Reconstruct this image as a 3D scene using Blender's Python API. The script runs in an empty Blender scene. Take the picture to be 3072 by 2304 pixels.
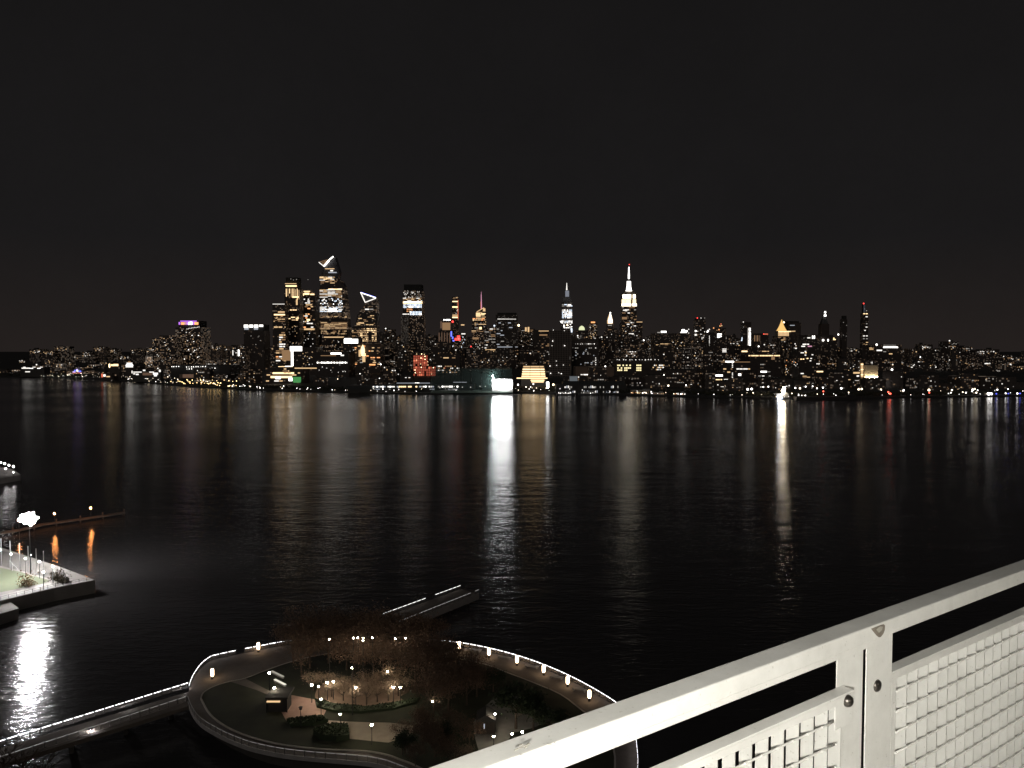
DENOISE = True
import bpy, bmesh, math, random
from mathutils import Vector, Matrix, geometry
random.seed(7)
R = random.Random(11)
C = bpy.context.scene.collection
sc = bpy.context.scene
# ---------------------------------------------------------------- camera model (photo pixels 3072x2304)
FPX, PCX, PCY, CAMH = 2485.0, 1536.0, 1152.0, 75.0
TH = math.atan((1152 - 1035) / FPX)
cT, sT = math.cos(TH), math.sin(TH)
CAM = Vector((0, 0, CAMH))
def ray(px, py):
    a, b = (px - PCX) / FPX, -(py - PCY) / FPX
    return Vector((a, b * sT + cT, b * cT - sT))
def onz(px, py, z):
    r = ray(px, py); return CAM + r * ((z - CAMH) / r.z)
def ony(px, py, y):
    r = ray(px, py); return CAM + r * (y / r.y)
cam_d = bpy.data.cameras.new('camera'); cam = bpy.data.objects.new('camera', cam_d); C.objects.link(cam)
cam.location = CAM; cam.rotation_euler = (math.pi / 2 - TH, 0, 0)
cam_d.sensor_width = 36; cam_d.lens = 36 * FPX / 3072; cam_d.clip_start = 0.05; cam_d.clip_end = 60000
sc.camera = cam
sc.view_settings.view_transform = 'Standard'; sc.view_settings.look = 'None'; sc.view_settings.exposure = 0; sc.view_settings.gamma = 1; sc.view_settings.use_curve_mapping = False
sc.cycles.use_denoising = DENOISE
# ---------------------------------------------------------------- materials
MATS = {}
def nodes(m):
    m.use_nodes = True
    return m.node_tree.nodes, m.node_tree.links
def mat(name, col, rough=0.7, metal=0.0, var=0.25, scale=1.0, bump=0.0):
    if name in MATS: return MATS[name]
    m = bpy.data.materials.new(name); N, L = nodes(m); b = N['Principled BSDF']
    b.inputs['Roughness'].default_value = rough; b.inputs['Metallic'].default_value = metal
    tc = N.new('ShaderNodeTexCoord'); nz = N.new('ShaderNodeTexNoise'); nz.inputs['Scale'].default_value = scale; nz.inputs['Detail'].default_value = 6
    L.new(tc.outputs['Object'], nz.inputs['Vector'])
    mx = N.new('ShaderNodeMix'); mx.data_type = 'RGBA'
    mx.inputs['A'].default_value = (*[c * (1 - var) for c in col], 1); mx.inputs['B'].default_value = (*[min(1, c * (1 + var)) for c in col], 1)
    L.new(nz.outputs['Fac'], mx.inputs['Factor']); L.new(mx.outputs['Result'], b.inputs['Base Color'])
    if bump:
        bp = N.new('ShaderNodeBump'); bp.inputs['Strength'].default_value = bump; bp.inputs['Distance'].default_value = 0.02
        L.new(nz.outputs['Fac'], bp.inputs['Height']); L.new(bp.outputs['Normal'], b.inputs['Normal'])
    MATS[name] = m; return m
def emit(name, col, s, sample=True):
    if name in MATS: return MATS[name]
    m = bpy.data.materials.new(name); N, L = nodes(m); N.remove(N['Principled BSDF'])
    e = N.new('ShaderNodeEmission'); e.inputs['Color'].default_value = (*col, 1); e.inputs['Strength'].default_value = s
    L.new(e.outputs[0], N['Material Output'].inputs['Surface'])
    m.cycles.emission_sampling = 'FRONT' if sample else 'NONE'
    MATS[name] = m; return m
def facade_mat():
    m = bpy.data.materials.new('lit_facade'); N, L = nodes(m); b = N['Principled BSDF']; b.inputs['Roughness'].default_value = 0.6
    def at(n):
        a = N.new('ShaderNodeAttribute'); a.attribute_type = 'OBJECT'; a.attribute_name = n; return a.outputs['Fac']
    def mth(op, a, bb=None, cc=None):
        n = N.new('ShaderNodeMath'); n.operation = op
        for i, v in enumerate((a, bb, cc)):
            if v is None: continue
            if isinstance(v, (int, float)): n.inputs[i].default_value = v
            else: L.new(v, n.inputs[i])
        return n.outputs[0]
    uv = N.new('ShaderNodeUVMap'); uv.uv_map = 'metres'
    sp = N.new('ShaderNodeSeparateXYZ'); L.new(uv.outputs[0], sp.inputs[0])
    u = mth('DIVIDE', sp.outputs[0], at('cell_w')); v = mth('DIVIDE', sp.outputs[1], at('cell_h'))
    cu, cv = mth('FLOOR', u), mth('FLOOR', v); fu, fv = mth('SUBTRACT', u, cu), mth('SUBTRACT', v, cv)
    cb = N.new('ShaderNodeCombineXYZ'); L.new(cu, cb.inputs[0]); L.new(cv, cb.inputs[1]); L.new(at('seed'), cb.inputs[2])
    wn = N.new('ShaderNodeTexWhiteNoise'); wn.noise_dimensions = '3D'; L.new(cb.outputs[0], wn.inputs['Vector'])
    c2 = N.new('ShaderNodeCombineXYZ'); c2.inputs[0].default_value = 13.7; L.new(cv, c2.inputs[1]); L.new(at('seed'), c2.inputs[2])
    wb = N.new('ShaderNodeTexWhiteNoise'); wb.noise_dimensions = '3D'; L.new(c2.outputs[0], wb.inputs['Vector'])
    s3 = N.new('ShaderNodeSeparateColor'); L.new(wn.outputs['Color'], s3.inputs[0])
    bandon = mth('MULTIPLY', mth('LESS_THAN', wb.outputs['Value'], 0.3), 3.0)
    band = at('band')
    p = mth('MULTIPLY', at('lit'), mth('ADD', mth('MULTIPLY', band, bandon), mth('SUBTRACT', 1.0, band)))
    on = mth('LESS_THAN', wn.outputs['Value'], p)
    br = mth('MULTIPLY', at('gain'), mth('ADD', 0.12, mth('POWER', s3.outputs[0], 3.0)))
    mk = mth('MULTIPLY', mth('MULTIPLY', mth('GREATER_THAN', fu, 0.15), mth('LESS_THAN', fu, 0.85)), mth('MULTIPLY', mth('GREATER_THAN', fv, 0.22), mth('LESS_THAN', fv, 0.8)))
    st = mth('MULTIPLY', mth('MULTIPLY', on, br), mk)
    mx = N.new('ShaderNodeMix'); mx.data_type = 'RGBA'
    mx.inputs['A'].default_value = (1, 0.60, 0.32, 1); mx.inputs['B'].default_value = (1, 0.92, 0.82, 1)
    L.new(mth('ADD', mth('MULTIPLY', s3.outputs[1], 0.6), at('cool')), mx.inputs['Factor']); mx.clamp_factor = True
    L.new(mx.outputs['Result'], b.inputs['Emission Color']); L.new(st, b.inputs['Emission Strength'])
    nz = N.new('ShaderNodeTexNoise'); nz.inputs['Scale'].default_value = 0.15; L.new(uv.outputs[0], nz.inputs['Vector'])
    bc = N.new('ShaderNodeMix'); bc.data_type = 'RGBA'; bc.inputs['A'].default_value = (0.05, 0.04, 0.037, 1); bc.inputs['B'].default_value = (0.11, 0.085, 0.075, 1)
    L.new(nz.outputs['Fac'], bc.inputs['Factor']); L.new(bc.outputs['Result'], b.inputs['Base Color'])
    m.cycles.emission_sampling = 'FRONT'
    return m
FAC = facade_mat()
EM = {'W': ((1, .96, .9), 3.5), 'w': ((1, .95, .88), 1.3), 'v': ((.85, .9, 1), .5), 'G': ((1, .69, .36), 2.2), 'g': ((1, .66, .34), .88), 'h': ((1, .59, .30), .29),
      'O': ((1, .42, .16), 1.6), 'R': ((1, .06, .05), 2.5), 'r': ((1, .24, .13), .85), 'B': ((.12, .16, 1), 2.2), 'P': ((.6, .2, 1), 1.1), 'K': ((1, .45, .65), .7),
      'X': ((1, .98, .95), 9), 'Y': ((1, .76, .42), 7), 'C': ((.75, .86, 1), 1.6), 'N': ((.25, 1, .3), .28), 'V': ((.55, .45, 1), 1.6), 'q': ((1, .6, .4), .12)}
EM['D'] = ((1, .93, .84), .35)
def E(k): return emit('glow_' + {'W': 'white', 'w': 'soft_white', 'v': 'pale_blue', 'G': 'gold', 'g': 'soft_gold', 'h': 'dim_gold', 'O': 'orange', 'R': 'red', 'r': 'dim_red', 'B': 'blue', 'P': 'purple', 'K': 'pink', 'X': 'flood', 'Y': 'warm_flood', 'C': 'cool', 'N': 'green', 'V': 'violet', 'q': 'wash', 'D': 'dim_white'}[k], EM[k][0], EM[k][1], True)
CONC = mat('concrete', (.33, .31, .29), .85, 0, .25, .5)
PAVE = mat('paving', (.17, .145, .125), .9, 0, .3, .8)
DARK = mat('dark_metal', (.05, .05, .052), .5, .6, .2, 2)
ROOF = mat('roof_felt', (.05, .048, .047), .95, 0, .3, .3)
GRASS = mat('lawn', (.034, .037, .02), .95, 0, .5, .35)
BARK = mat('bark', (.09, .065, .05), .9, 0, .4, 3)
LEAF = mat('autumn_leaves', (.15, .095, .065), .8, 0, .6, .7)
LEAFG = mat('evergreen_leaves', (.03, .045, .02), .8, 0, .5, .7)
PALE = mat('pale_steel', (.5, .5, .5), .5, .3, .1, 2)
# ---------------------------------------------------------------- mesh helper
class MB:
    def __init__(s): s.v, s.f, s.uv = [], [], []
    def quad(s, pts, uvs=None):
        i = len(s.v); s.v += [tuple(p) for p in pts]; s.f.append(tuple(range(i, i + len(pts)))); s.uv.append(uvs or [(0, 0)] * len(pts))
    def prism(s, poly, h0, h1, cap=True):          # poly: list of (x,y), CCW; h0/h1: floats
        i = len(s.v); n = len(poly)
        s.v += [(p[0], p[1], h0) for p in poly] + [(p[0], p[1], h1) for p in poly]
        per = 0
        for k in range(n):
            a, b = poly[k], poly[(k + 1) % n]; l = math.hypot(b[0] - a[0], b[1] - a[1])
            s.f.append((i + k, i + (k + 1) % n, i + n + (k + 1) % n, i + n + k)); s.uv.append([(per, h0), (per + l, h0), (per + l, h1), (per, h1)]); per += l + 3
        if cap:
            for tri in geometry.tessellate_polygon([[Vector((p[0], p[1], 0)) for p in poly]]):
                t = list(tri)
                a, b, c = (Vector(poly[q]) for q in t)
                if (b - a).cross(c - a) < 0: t.reverse()
                s.f.append(tuple(i + n + q for q in t)); s.uv.append([(-900, -900)] * 3)
                s.f.append(tuple(i + q for q in reversed(t))); s.uv.append([(-900, -900)] * 3)
    def box(s, c, d, ax=None):                      # centre, full dims, optional axes (3 vectors)
        c = Vector(c); ax = ax or (Vector((1, 0, 0)), Vector((0, 1, 0)), Vector((0, 0, 1)))
        h = [ax[k] * d[k] / 2 for k in range(3)]; i = len(s.v)
        for x, y, z in ((-1, -1, -1), (1, -1, -1), (1, 1, -1), (-1, 1, -1), (-1, -1, 1), (1, -1, 1), (1, 1, 1), (-1, 1, 1)): s.v.append(tuple(c + h[0] * x + h[1] * y + h[2] * z))
        for q in ((3, 2, 1, 0), (4, 5, 6, 7), (0, 1, 5, 4), (1, 2, 6, 5), (2, 3, 7, 6), (3, 0, 4, 7)): s.f.append(tuple(i + k for k in q)); s.uv.append([(0, 0)] * 4)
    def bar(s, a, b, w, h=None, up=Vector((0, 0, 1))):
        a, b = Vector(a), Vector(b); x = (b - a); l = x.length; x = x / l; y = up.cross(x)
        y = y.normalized() if y.length > 1e-4 else Vector((1, 0, 0)); z = x.cross(y); s.box((a + b) / 2, (l, w, h or w), (x, y, z))
    def tube(s, pts, rs, n=8, cap=True):
        i0 = len(s.v); pts = [Vector(p) for p in pts]
        for k, p in enumerate(pts):
            t = (pts[min(k + 1, len(pts) - 1)] - pts[max(k - 1, 0)]).normalized()
            a = t.cross(Vector((0, 0, 1)) if abs(t.z) < .9 else Vector((1, 0, 0))).normalized(); b = t.cross(a)
            r = rs[k] if isinstance(rs, (list, tuple)) else rs
            for j in range(n): an = 2 * math.pi * j / n; s.v.append(tuple(p + (a * math.cos(an) + b * math.sin(an)) * r))
        for k in range(len(pts) - 1):
            for j in range(n):
                j2 = (j + 1) % n; s.f.append((i0 + k * n + j, i0 + k * n + j2, i0 + (k + 1) * n + j2, i0 + (k + 1) * n + j)); s.uv.append([(0, 0)] * 4)
        if cap:
            s.f.append(tuple(i0 + j for j in reversed(range(n)))); s.uv.append([(0, 0)] * n)
            e = i0 + (len(pts) - 1) * n; s.f.append(tuple(e + j for j in range(n))); s.uv.append([(0, 0)] * n)
    def lathe(s, prof, n=8, c=(0, 0, 0), rot=0.0):      # prof: (radius, z) bottom->top, metre uv
        i0 = len(s.v)
        for r, z in prof:
            for j in range(n):
                a = rot + 2 * math.pi * j / n; s.v.append((c[0] + r * math.cos(a), c[1] + r * math.sin(a), c[2] + z))
        for k in range(len(prof) - 1):
            r = prof[k][0]; l = 2 * r * math.sin(math.pi / n)
            for j in range(n):
                j2 = (j + 1) % n; s.f.append((i0 + k * n + j, i0 + k * n + j2, i0 + (k + 1) * n + j2, i0 + (k + 1) * n + j))
                s.uv.append([(j * l, prof[k][1]), (j * l + l, prof[k][1]), (j * l + l, prof[k + 1][1]), (j * l, prof[k + 1][1])])
        s.f.append(tuple(i0 + j for j in reversed(range(n)))); s.uv.append([(-900, -900)] * n)
        e = i0 + (len(prof) - 1) * n; s.f.append(tuple(e + j for j in range(n))); s.uv.append([(-900, -900)] * n)
    def sphere(s, c, r, n=10, m=6, sz=1.0):
        s.lathe([(max(.02 * r, r * math.sin(math.pi * k / m)), -r * sz * math.cos(math.pi * k / m)) for k in range(m + 1)], n, c)
    def mesh(s, name, m, smooth=False):
        me = bpy.data.meshes.new(name); me.from_pydata(s.v, [], s.f)
        ul = me.uv_layers.new(name='metres'); k = 0
        flat = [c for f in s.uv for p in f for c in p]
        if len(flat) == len(ul.data) * 2: ul.data.foreach_set('uv', flat)
        if m: me.materials.append(m)
        if smooth:
            me.polygons.foreach_set('use_smooth', [True] * len(me.polygons))
        me.update(); return me
    def build(s, name, m, parent=None, smooth=False, loc=None):
        o = bpy.data.objects.new(name, s.mesh(name, m, smooth)); C.objects.link(o)
        if parent: o.parent = parent
        if loc is not None: o.location = loc
        return o
def empty(name, loc): o = bpy.data.objects.new(name, None); C.objects.link(o); o.location = loc; o.empty_display_size = .1; return o
def tag(o, label, cat, group=None):
    o['label'] = label; o['category'] = cat
    if group: o['group'] = group
    return o
def struct(o, kind='structure'): o['kind'] = kind; return o
def kid(o, parent, name=None, loc=None):
    c = o.copy(); C.objects.link(c); c.parent = parent
    if loc is not None: c.location = loc
    return c
ORD = 'first second third fourth fifth sixth seventh eighth ninth tenth eleventh twelfth thirteenth fourteenth fifteenth sixteenth seventeenth eighteenth nineteenth twentieth'.split()
# ---------------------------------------------------------------- world: dull night sky glow
w = bpy.data.worlds.new('World'); sc.world = w; w.use_nodes = True
N, L = w.node_tree.nodes, w.node_tree.links
bg = N['Background']; tc = N.new('ShaderNodeTexCoord'); sp = N.new('ShaderNodeSeparateXYZ'); L.new(tc.outputs['Generated'], sp.inputs[0])
rp = N.new('ShaderNodeValToRGB'); L.new(sp.outputs['Z'], rp.inputs['Fac'])
cr = rp.color_ramp; cr.elements[0].position = 0.0; cr.elements[0].color = (.0330, .0262, .0240, 1); cr.elements[1].position = .5; cr.elements[1].color = (.0150, .0140, .0142, 1)
e = cr.elements.new(.12); e.color = (.0200, .0185, .0190, 1)
cn = N.new('ShaderNodeTexNoise'); cn.inputs['Scale'].default_value = 3.0; cn.inputs['Detail'].default_value = 14; cn.inputs['Roughness'].default_value = .78; L.new(tc.outputs['Generated'], cn.inputs['Vector'])
cm = N.new('ShaderNodeMapRange'); cm.inputs['From Min'].default_value = .3; cm.inputs['From Max'].default_value = .7; cm.inputs['To Min'].default_value = .9; cm.inputs['To Max'].default_value = 1.1; L.new(cn.outputs['Fac'], cm.inputs['Value'])
cx = N.new('ShaderNodeMix'); cx.data_type = 'RGBA'; cx.blend_type = 'MULTIPLY'; cx.inputs['Factor'].default_value = 1
L.new(rp.outputs['Color'], cx.inputs['A']); L.new(cm.outputs[0], cx.inputs['B']); L.new(cx.outputs['Result'], bg.inputs['Color']); bg.inputs['Strength'].default_value = .52
sun = bpy.data.lights.new('sky_glow_from_the_town', 'SUN'); sun.energy = .15; sun.angle = math.radians(25); sun.color = (1, .92, .84)
so = bpy.data.objects.new('sky_glow_from_the_town', sun); C.objects.link(so); so.rotation_euler = (math.radians(62), 0, math.radians(-18))
# ---------------------------------------------------------------- water
def water_mat():
    m = bpy.data.materials.new('river_water'); N, L = nodes(m); b = N['Principled BSDF']
    b.inputs['Base Color'].default_value = (.05, .047, .047, 1); b.inputs['IOR'].default_value = 1.33; b.inputs['Specular IOR Level'].default_value = .3
    tc = N.new('ShaderNodeTexCoord'); hs = []
    for (sx, sy, rot, dt, am) in ((.22, .5, .2, 4, .20), (.03, .08, -.10, 3, .34)):     # ripples and longer swell, heights in metres
        mp = N.new('ShaderNodeMapping'); mp.inputs['Scale'].default_value = (sx, sy, 1); mp.inputs['Rotation'].default_value = (0, 0, rot)
        L.new(tc.outputs['Object'], mp.inputs['Vector'])
        n1 = N.new('ShaderNodeTexNoise'); n1.inputs['Scale'].default_value = 1; n1.inputs['Detail'].default_value = dt; n1.inputs['Roughness'].default_value = .6
        L.new(mp.outputs[0], n1.inputs['Vector']); ml = N.new('ShaderNodeMath'); ml.operation = 'MULTIPLY'; ml.inputs[1].default_value = am; L.new(n1.outputs['Fac'], ml.inputs[0]); hs.append(ml)
    ad = N.new('ShaderNodeMath'); L.new(hs[0].outputs[0], ad.inputs[0]); L.new(hs[1].outputs[0], ad.inputs[1])
    n2 = N.new('ShaderNodeTexNoise'); n2.inputs['Scale'].default_value = .006; n2.inputs['Detail'].default_value = 3; L.new(tc.outputs['Object'], n2.inputs['Vector'])
    mr = N.new('ShaderNodeMapRange'); mr.inputs['From Min'].default_value = .35; mr.inputs['From Max'].default_value = .65; mr.inputs['To Min'].default_value = .10; mr.inputs['To Max'].default_value = .17
    L.new(n2.outputs['Fac'], mr.inputs['Value']); L.new(mr.outputs[0], b.inputs['Roughness'])
    bp = N.new('ShaderNodeBump'); bp.inputs['Strength'].default_value = 1.0; bp.inputs['Distance'].default_value = 1.0
    L.new(ad.outputs[0], bp.inputs['Height']); L.new(bp.outputs['Normal'], b.inputs['Normal'])
    return m
mb = MB(); mb.quad([(-9000, -200, 0), (9000, -200, 0), (9000, 9000, 0), (-9000, 9000, 0)])
struct(mb.build('river_water', water_mat()))
# ---------------------------------------------------------------- far shore land
SHORE = [(-400, 1127), (0, 1131), (300, 1137), (420, 1147), (560, 1160), (760, 1171), (960, 1177), (1300, 1184), (1500, 1179), (1700, 1182), (2000, 1190), (2300, 1196), (2700, 1194), (3072, 1189), (3500, 1186)]
def shore_y(px):
    for (a, b), (c, d) in zip(SHORE, SHORE[1:]):
        if a <= px <= c: return b + (d - b) * (px - a) / (c - a)
    return 1187
pl = [onz(x, y, 0) for x, y in SHORE]
poly = [(p.x, p.y) for p in pl] + [(9000, 9000), (-9000, 9000)]
mb = MB(); mb.prism(poly, -3, 2.0); struct(mb.build('far_shore_ground', mat('asphalt', (.05, .048, .046), .9, 0, .3, .02)))
# ---------------------------------------------------------------- buildings
GZ = 2.0
class Bld:
    """A building: an Empty at its base, parts as children; pixel measurements are taken on its front plane y = D."""
    def __init__(s, name, label, xc, D, cat='building', group=None):
        p = ony(xc, 1035, D); s.root = empty(name, (p.x, D, GZ)); tag(s.root, label, cat, group); s.D = D; s.o = Vector((p.x, D, GZ)); s.faces = None
    def P(s, px, py, dy=0): return ony(px, py, s.D + dy) - s.o
    def fx(s, o, lit=.15, gain=2.0, band=0, cool=0, cw=4.2, ch=3.8):
        o['lit'], o['gain'], o['band'], o['cool'], o['cell_w'], o['cell_h'], o['seed'] = float(lit), float(gain), float(band), float(cool), float(cw), float(ch), R.uniform(1, 500)
        return o
    def tier(s, name, x0, x1, yt, yb=None, dep=None, back=0, m=None, rot=0, **k):
        a, b = s.P(x0, yt), s.P(x1, yt); z0 = 0 if yb is None else s.P(x0, yb).z; wd = b.x - a.x; dep = dep or wd
        if rot:
            c, sn = math.cos(rot), math.sin(rot); W = wd / (c + .8 * abs(sn)); Dp = .8 * W; cx = (a.x + b.x) / 2
            pts = [Vector((x * W / 2, y * Dp / 2)) for x, y in ((-1, -1), (1, -1), (1, 1), (-1, 1))]
            pts = [Vector((p.x * c - p.y * sn, p.x * sn + p.y * c)) for p in pts]; my = min(p.y for p in pts)
            poly = [(p.x + cx, p.y - my) for p in pts]
            s.faces = [(poly[q], poly[(q + 1) % 4]) for q in range(4)]
        else: poly = [(a.x, back), (b.x, back), (b.x, back + dep), (a.x, back + dep)]
        mb = MB(); mb.prism(poly, z0, a.z); o = mb.build(name, m or FAC, s.root)
        if m is None: s.fx(o, **k)
        return o
    def prism(s, name, pts, dep, m=None, back=0, **k):      # outline on the front plane, real depth
        q = [s.P(*p) for p in pts]; mb = MB(); n = len(q)
        if sum(q[i].x * q[(i + 1) % n].z - q[(i + 1) % n].x * q[i].z for i in range(n)) < 0: q.reverse()
        f = [(p.x, back, p.z) for p in q]; r = [(p.x, back + dep, p.z) for p in q]
        mb.quad(f, [(p[0] + 500, p[2]) for p in f]); mb.quad(r[::-1], [(p[0] + 900, p[2]) for p in r[::-1]])
        for i in range(n):
            j = (i + 1) % n; mb.quad([f[j], f[i], r[i], r[j]], [(-900, -900)] * 4 if abs(f[i][2] - f[j][2]) < abs(f[i][0] - f[j][0]) else [(0, f[j][2]), (0, f[i][2]), (dep, f[i][2]), (dep, f[j][2])])
        o = mb.build(name, m or FAC, s.root)
        if m is None: s.fx(o, **k)
        return o
    def lathe(s, name, xc, prof, n=4, m=None, back=None, rot=None, **k):
        q = []; sc_ = ony(1, 1, s.D); u = s.D / FPX * 1.0
        mx = max(h for h, y in prof) * u; back = mx if back is None else back; c = s.P(xc, prof[0][1])
        prof2 = [(max(.15, h * u * (math.sqrt(2) if n == 4 else 1)), s.P(xc, y).z) for h, y in prof]
        mb = MB(); mb.lathe(prof2, n, (c.x, back, 0), math.pi / 4 if n == 4 else 0); o = mb.build(name, m or FAC, s.root)
        if m is None: s.fx(o, **k)
        return o
    def lit(s, x0, y0, x1, y1, c, name='window_band', back=0, parent=None, th=.6):
        """A lit window, window band or lamp strip standing 0.3 m proud of the wall at the measured place."""
        f0 = None
        if s.faces:
            xm = (x0 + x1) / 2; best = None
            for (a, b) in s.faces:
                A, B = Vector((a[0] + s.o.x, a[1] + s.o.y)), Vector((b[0] + s.o.x, b[1] + s.o.y)); d = B - A
                r = ray(xm, y0); n = Vector((d.y, -d.x)).normalized()
                if n.dot(Vector((r.x, r.y))) >= 0: continue
                t = A.dot(n) / (r.x * n.x + r.y * n.y); h = Vector((r.x * t, r.y * t)); q = (h - A).dot(d) / d.dot(d)
                if -.02 <= q <= 1.02: best = (A, d.normalized(), n, t)
            f0 = best
        if f0:
            A, d, n, t = f0
            def hit(px, py): r = ray(px, py); tt = A.dot(n) / (r.x * n.x + r.y * n.y); return CAM + r * tt
            p, q = hit(x0, y0), hit(x1, y1); wd = abs((Vector((q.x, q.y)) - Vector((p.x, p.y))).dot(d)); c0 = (p + q) / 2 - s.o + Vector((n.x, n.y, 0)) * .15
            ax = (Vector((d.x, d.y, 0)), Vector((-n.x, -n.y, 0)), Vector((0, 0, 1))); dims = (wd, th, abs(p.z - q.z))
        else:
            p, q = s.P(x0, y0, back), s.P(x1, y1, back); c0 = (p + q) / 2; c0.y -= .15; ax = None; dims = (q.x - p.x, th, p.z - q.z)
        mb = MB(); mb.box(Vector((0, 0, 0)), dims, ax); return mb.build(name, E(c), parent or s.root, loc=c0)
    def rows(s, x0, y0, x1, y1, n, fill, cols, name='window_band', seg=(3, 14), back=0):
        st = (y1 - y0) / n
        for k in range(n):
            y = y0 + st * k; x = x0
            while x < x1 - 1.5:
                l = R.uniform(*seg)
                if R.random() < fill: s.lit(x, y + st * .2, min(x1, x + l), y + st * .75, R.choice(cols), name, back)
                x += l + R.uniform(.6, 2.5)
    def scat(s, x0, y0, x1, y1, n, cols, sz=(1.2, 2.6), name='window'):
        for _ in range(n):
            a = R.uniform(*sz); b = R.uniform(*sz) * .9; x = R.uniform(x0, x1 - a); y = R.uniform(y0, y1 - b)
            s.lit(x, y, x + a, y + b, R.choice(cols), name)
    def ball(s, x, y, rpx, c, name='beacon_light', back=0):
        p = s.P(x, y, back); mb = MB(); mb.sphere((0, 0, 0), rpx * s.D / FPX, 8, 5); return mb.build(name, E(c), s.root, loc=p)
# ---------------------------------------------------------------- the far shore, landmark by landmark
def rooftop(B, x0, x1, y, h=5): return B.tier('rooftop_plant', x0, x1, y - h, y, back=6, m=ROOF)
# residential tower with a purple and orange lit crown
B = Bld('apartment_tower', 'broad apartment tower dotted with windows, pink and purple lights round its crown', 565, 2300)
B.tier('wall', 526, 603, 982, lit=.33, gain=1.5, cw=4, ch=3.4); B.tier('crown', 535, 596, 962, 982, back=4, m=ROOF)
for x0, x1, c in ((536, 541, 'P'), (543, 553, 'O'), (553, 560, 'K'), (560, 566, 'P'), (563, 572, 'W'), (570, 577, 'W'), (577, 583, 'P'), (583, 589, 'O'), (589, 595, 'O')): B.lit(x0, 965 + R.uniform(0, 2), x1, 974, c, 'crown_light')
B.lit(541, 962, 590, 965, 'P', 'crown_light')
for i in range(9): B.lit(560 + i * 4.5, 986 - i * .9 + (i > 5) * 1, 562 + i * 4.5, 988 - i * .9 + (i > 5), 'w', 'window')
B.scat(528, 986, 601, 1085, 46, ['w', 'g', 'w', 'W', 'D', 'h'])
B = Bld('apartment_tower', 'stepped apartment block against the pink crowned tower on its shore side', 490, 2200)
B.tier('wall', 456, 524, 1015, lit=.33, gain=1.3, cw=4, ch=3.4); B.tier('upper_wall', 476, 520, 1006, 1015, back=5, lit=.35, gain=1.5); B.scat(458, 1012, 522, 1085, 34, ['w', 'g', 'h', 'D'])
B = Bld('office_tower', 'dark tower with four white light panels across its top', 760, 2500)
B.tier('wall', 731, 792, 992, lit=.05, gain=.7); B.tier('crown', 733, 790, 973, 992, back=3, m=ROOF)
for x0, x1, y1 in ((732, 744.5, 983), (748, 759, 982), (762.5, 774, 983), (777.5, 789, 980)): B.lit(x0, 974.5, x1, y1, 'W', 'crown_light')
for x0, x1 in ((733, 746), (762, 774)): B.lit(x0, 984, x1, 989, 'v', 'crown_light')
B.scat(733, 1000, 790, 1040, 5, ['D'])
B = Bld('apartment_tower', 'brown apartment tower with a bright white stair strip', 712, 2250); B.tier('wall', 690, 735, 1046, lit=.22, gain=1); B.lit(697.5, 1050, 700, 1066, 'w', 'stair_light'); B.lit(714, 1049, 718, 1068, 'W', 'stair_light'); B.scat(690, 1050, 733, 1090, 14, ['w', 'h', 'D'])
# river rail yard towers
B = Bld('office_tower', 'slim tower with a thin white roof line, first of the tight tower cluster', 836, 2350)
B.tier('wall', 817, 855, 911, lit=.10, gain=1.6, band=.7); B.lit(818, 911.5, 854, 913, 'w', 'roof_line'); B.lit(834, 934, 854, 938, 'g'); B.lit(822, 942, 855, 946, 'G'); B.rows(821, 947, 855, 966, 6, .6, ['g', 'h'])
B.rows(822, 978, 856, 992, 2, .5, ['g']); B.rows(838, 995, 856, 1050, 8, .75, ['g', 'h', 'w']); B.rows(828, 1050, 858, 1085, 6, .7, ['g', 'O', 'h', 'w'])
B = Bld('office_tower', 'tall dark topped tower with warm vertical light ribs in the tight tower cluster', 876, 2420)
B.tier('wall', 853, 898, 866, lit=.10, gain=1.3, band=.5); B.tier('crown', 856, 893, 832, 866, back=4, m=ROOF); B.scat(858, 833, 892, 842, 3, ['D'])
B.lit(855, 850, 889, 852, 'g'); B.lit(857, 856, 890, 860, 'G')
for i, (x, y0, y1) in enumerate(((858, 866, 890), (863, 866, 888), (873, 866, 892), (878, 866, 890), (882, 866, 890), (886, 868, 888), (891, 866, 900), (896, 870, 898), (862, 912, 928), (868, 866, 880))): B.lit(x, y0, x + 1.7, y1, 'g' if i % 3 else 'G', 'light_rib')
B.lit(877, 889, 896, 893, 'G'); B.lit(888, 898, 893, 915, 'g', 'light_rib'); B.rows(870, 928, 890, 932, 1, .9, ['G']); B.rows(866, 950, 896, 966, 4, .7, ['g', 'G']); B.scat(856, 970, 896, 1040, 16, ['h', 'g', 'D'])
B = Bld('office_tower', 'tower crowned by warm lanterns beside the peaked tower', 924, 2480)
B.tier('wall', 901, 946, 885, lit=.09, gain=1.5, band=.6); B.tier('crown', 912, 934, 870, 885, back=5, lit=.2, gain=2)
for r in ((911, 873, 930, 875), (903, 880, 912, 887), (913, 878, 928, 884), (931, 881, 943, 885), (902, 888, 906, 893)): B.lit(*r, 'G', 'crown_light')
B.rows(905, 895, 945, 990, 17, .33, ['g', 'w', 'h', 'O'], seg=(3, 10)); B.lit(912, 985, 944, 990, 'g'); B.lit(920, 957, 930, 962, 'G'); B.ball(924, 839, 1, 'D'); B.scat(904, 990, 945, 1060, 16, ['w', 'D', 'C'])
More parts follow.
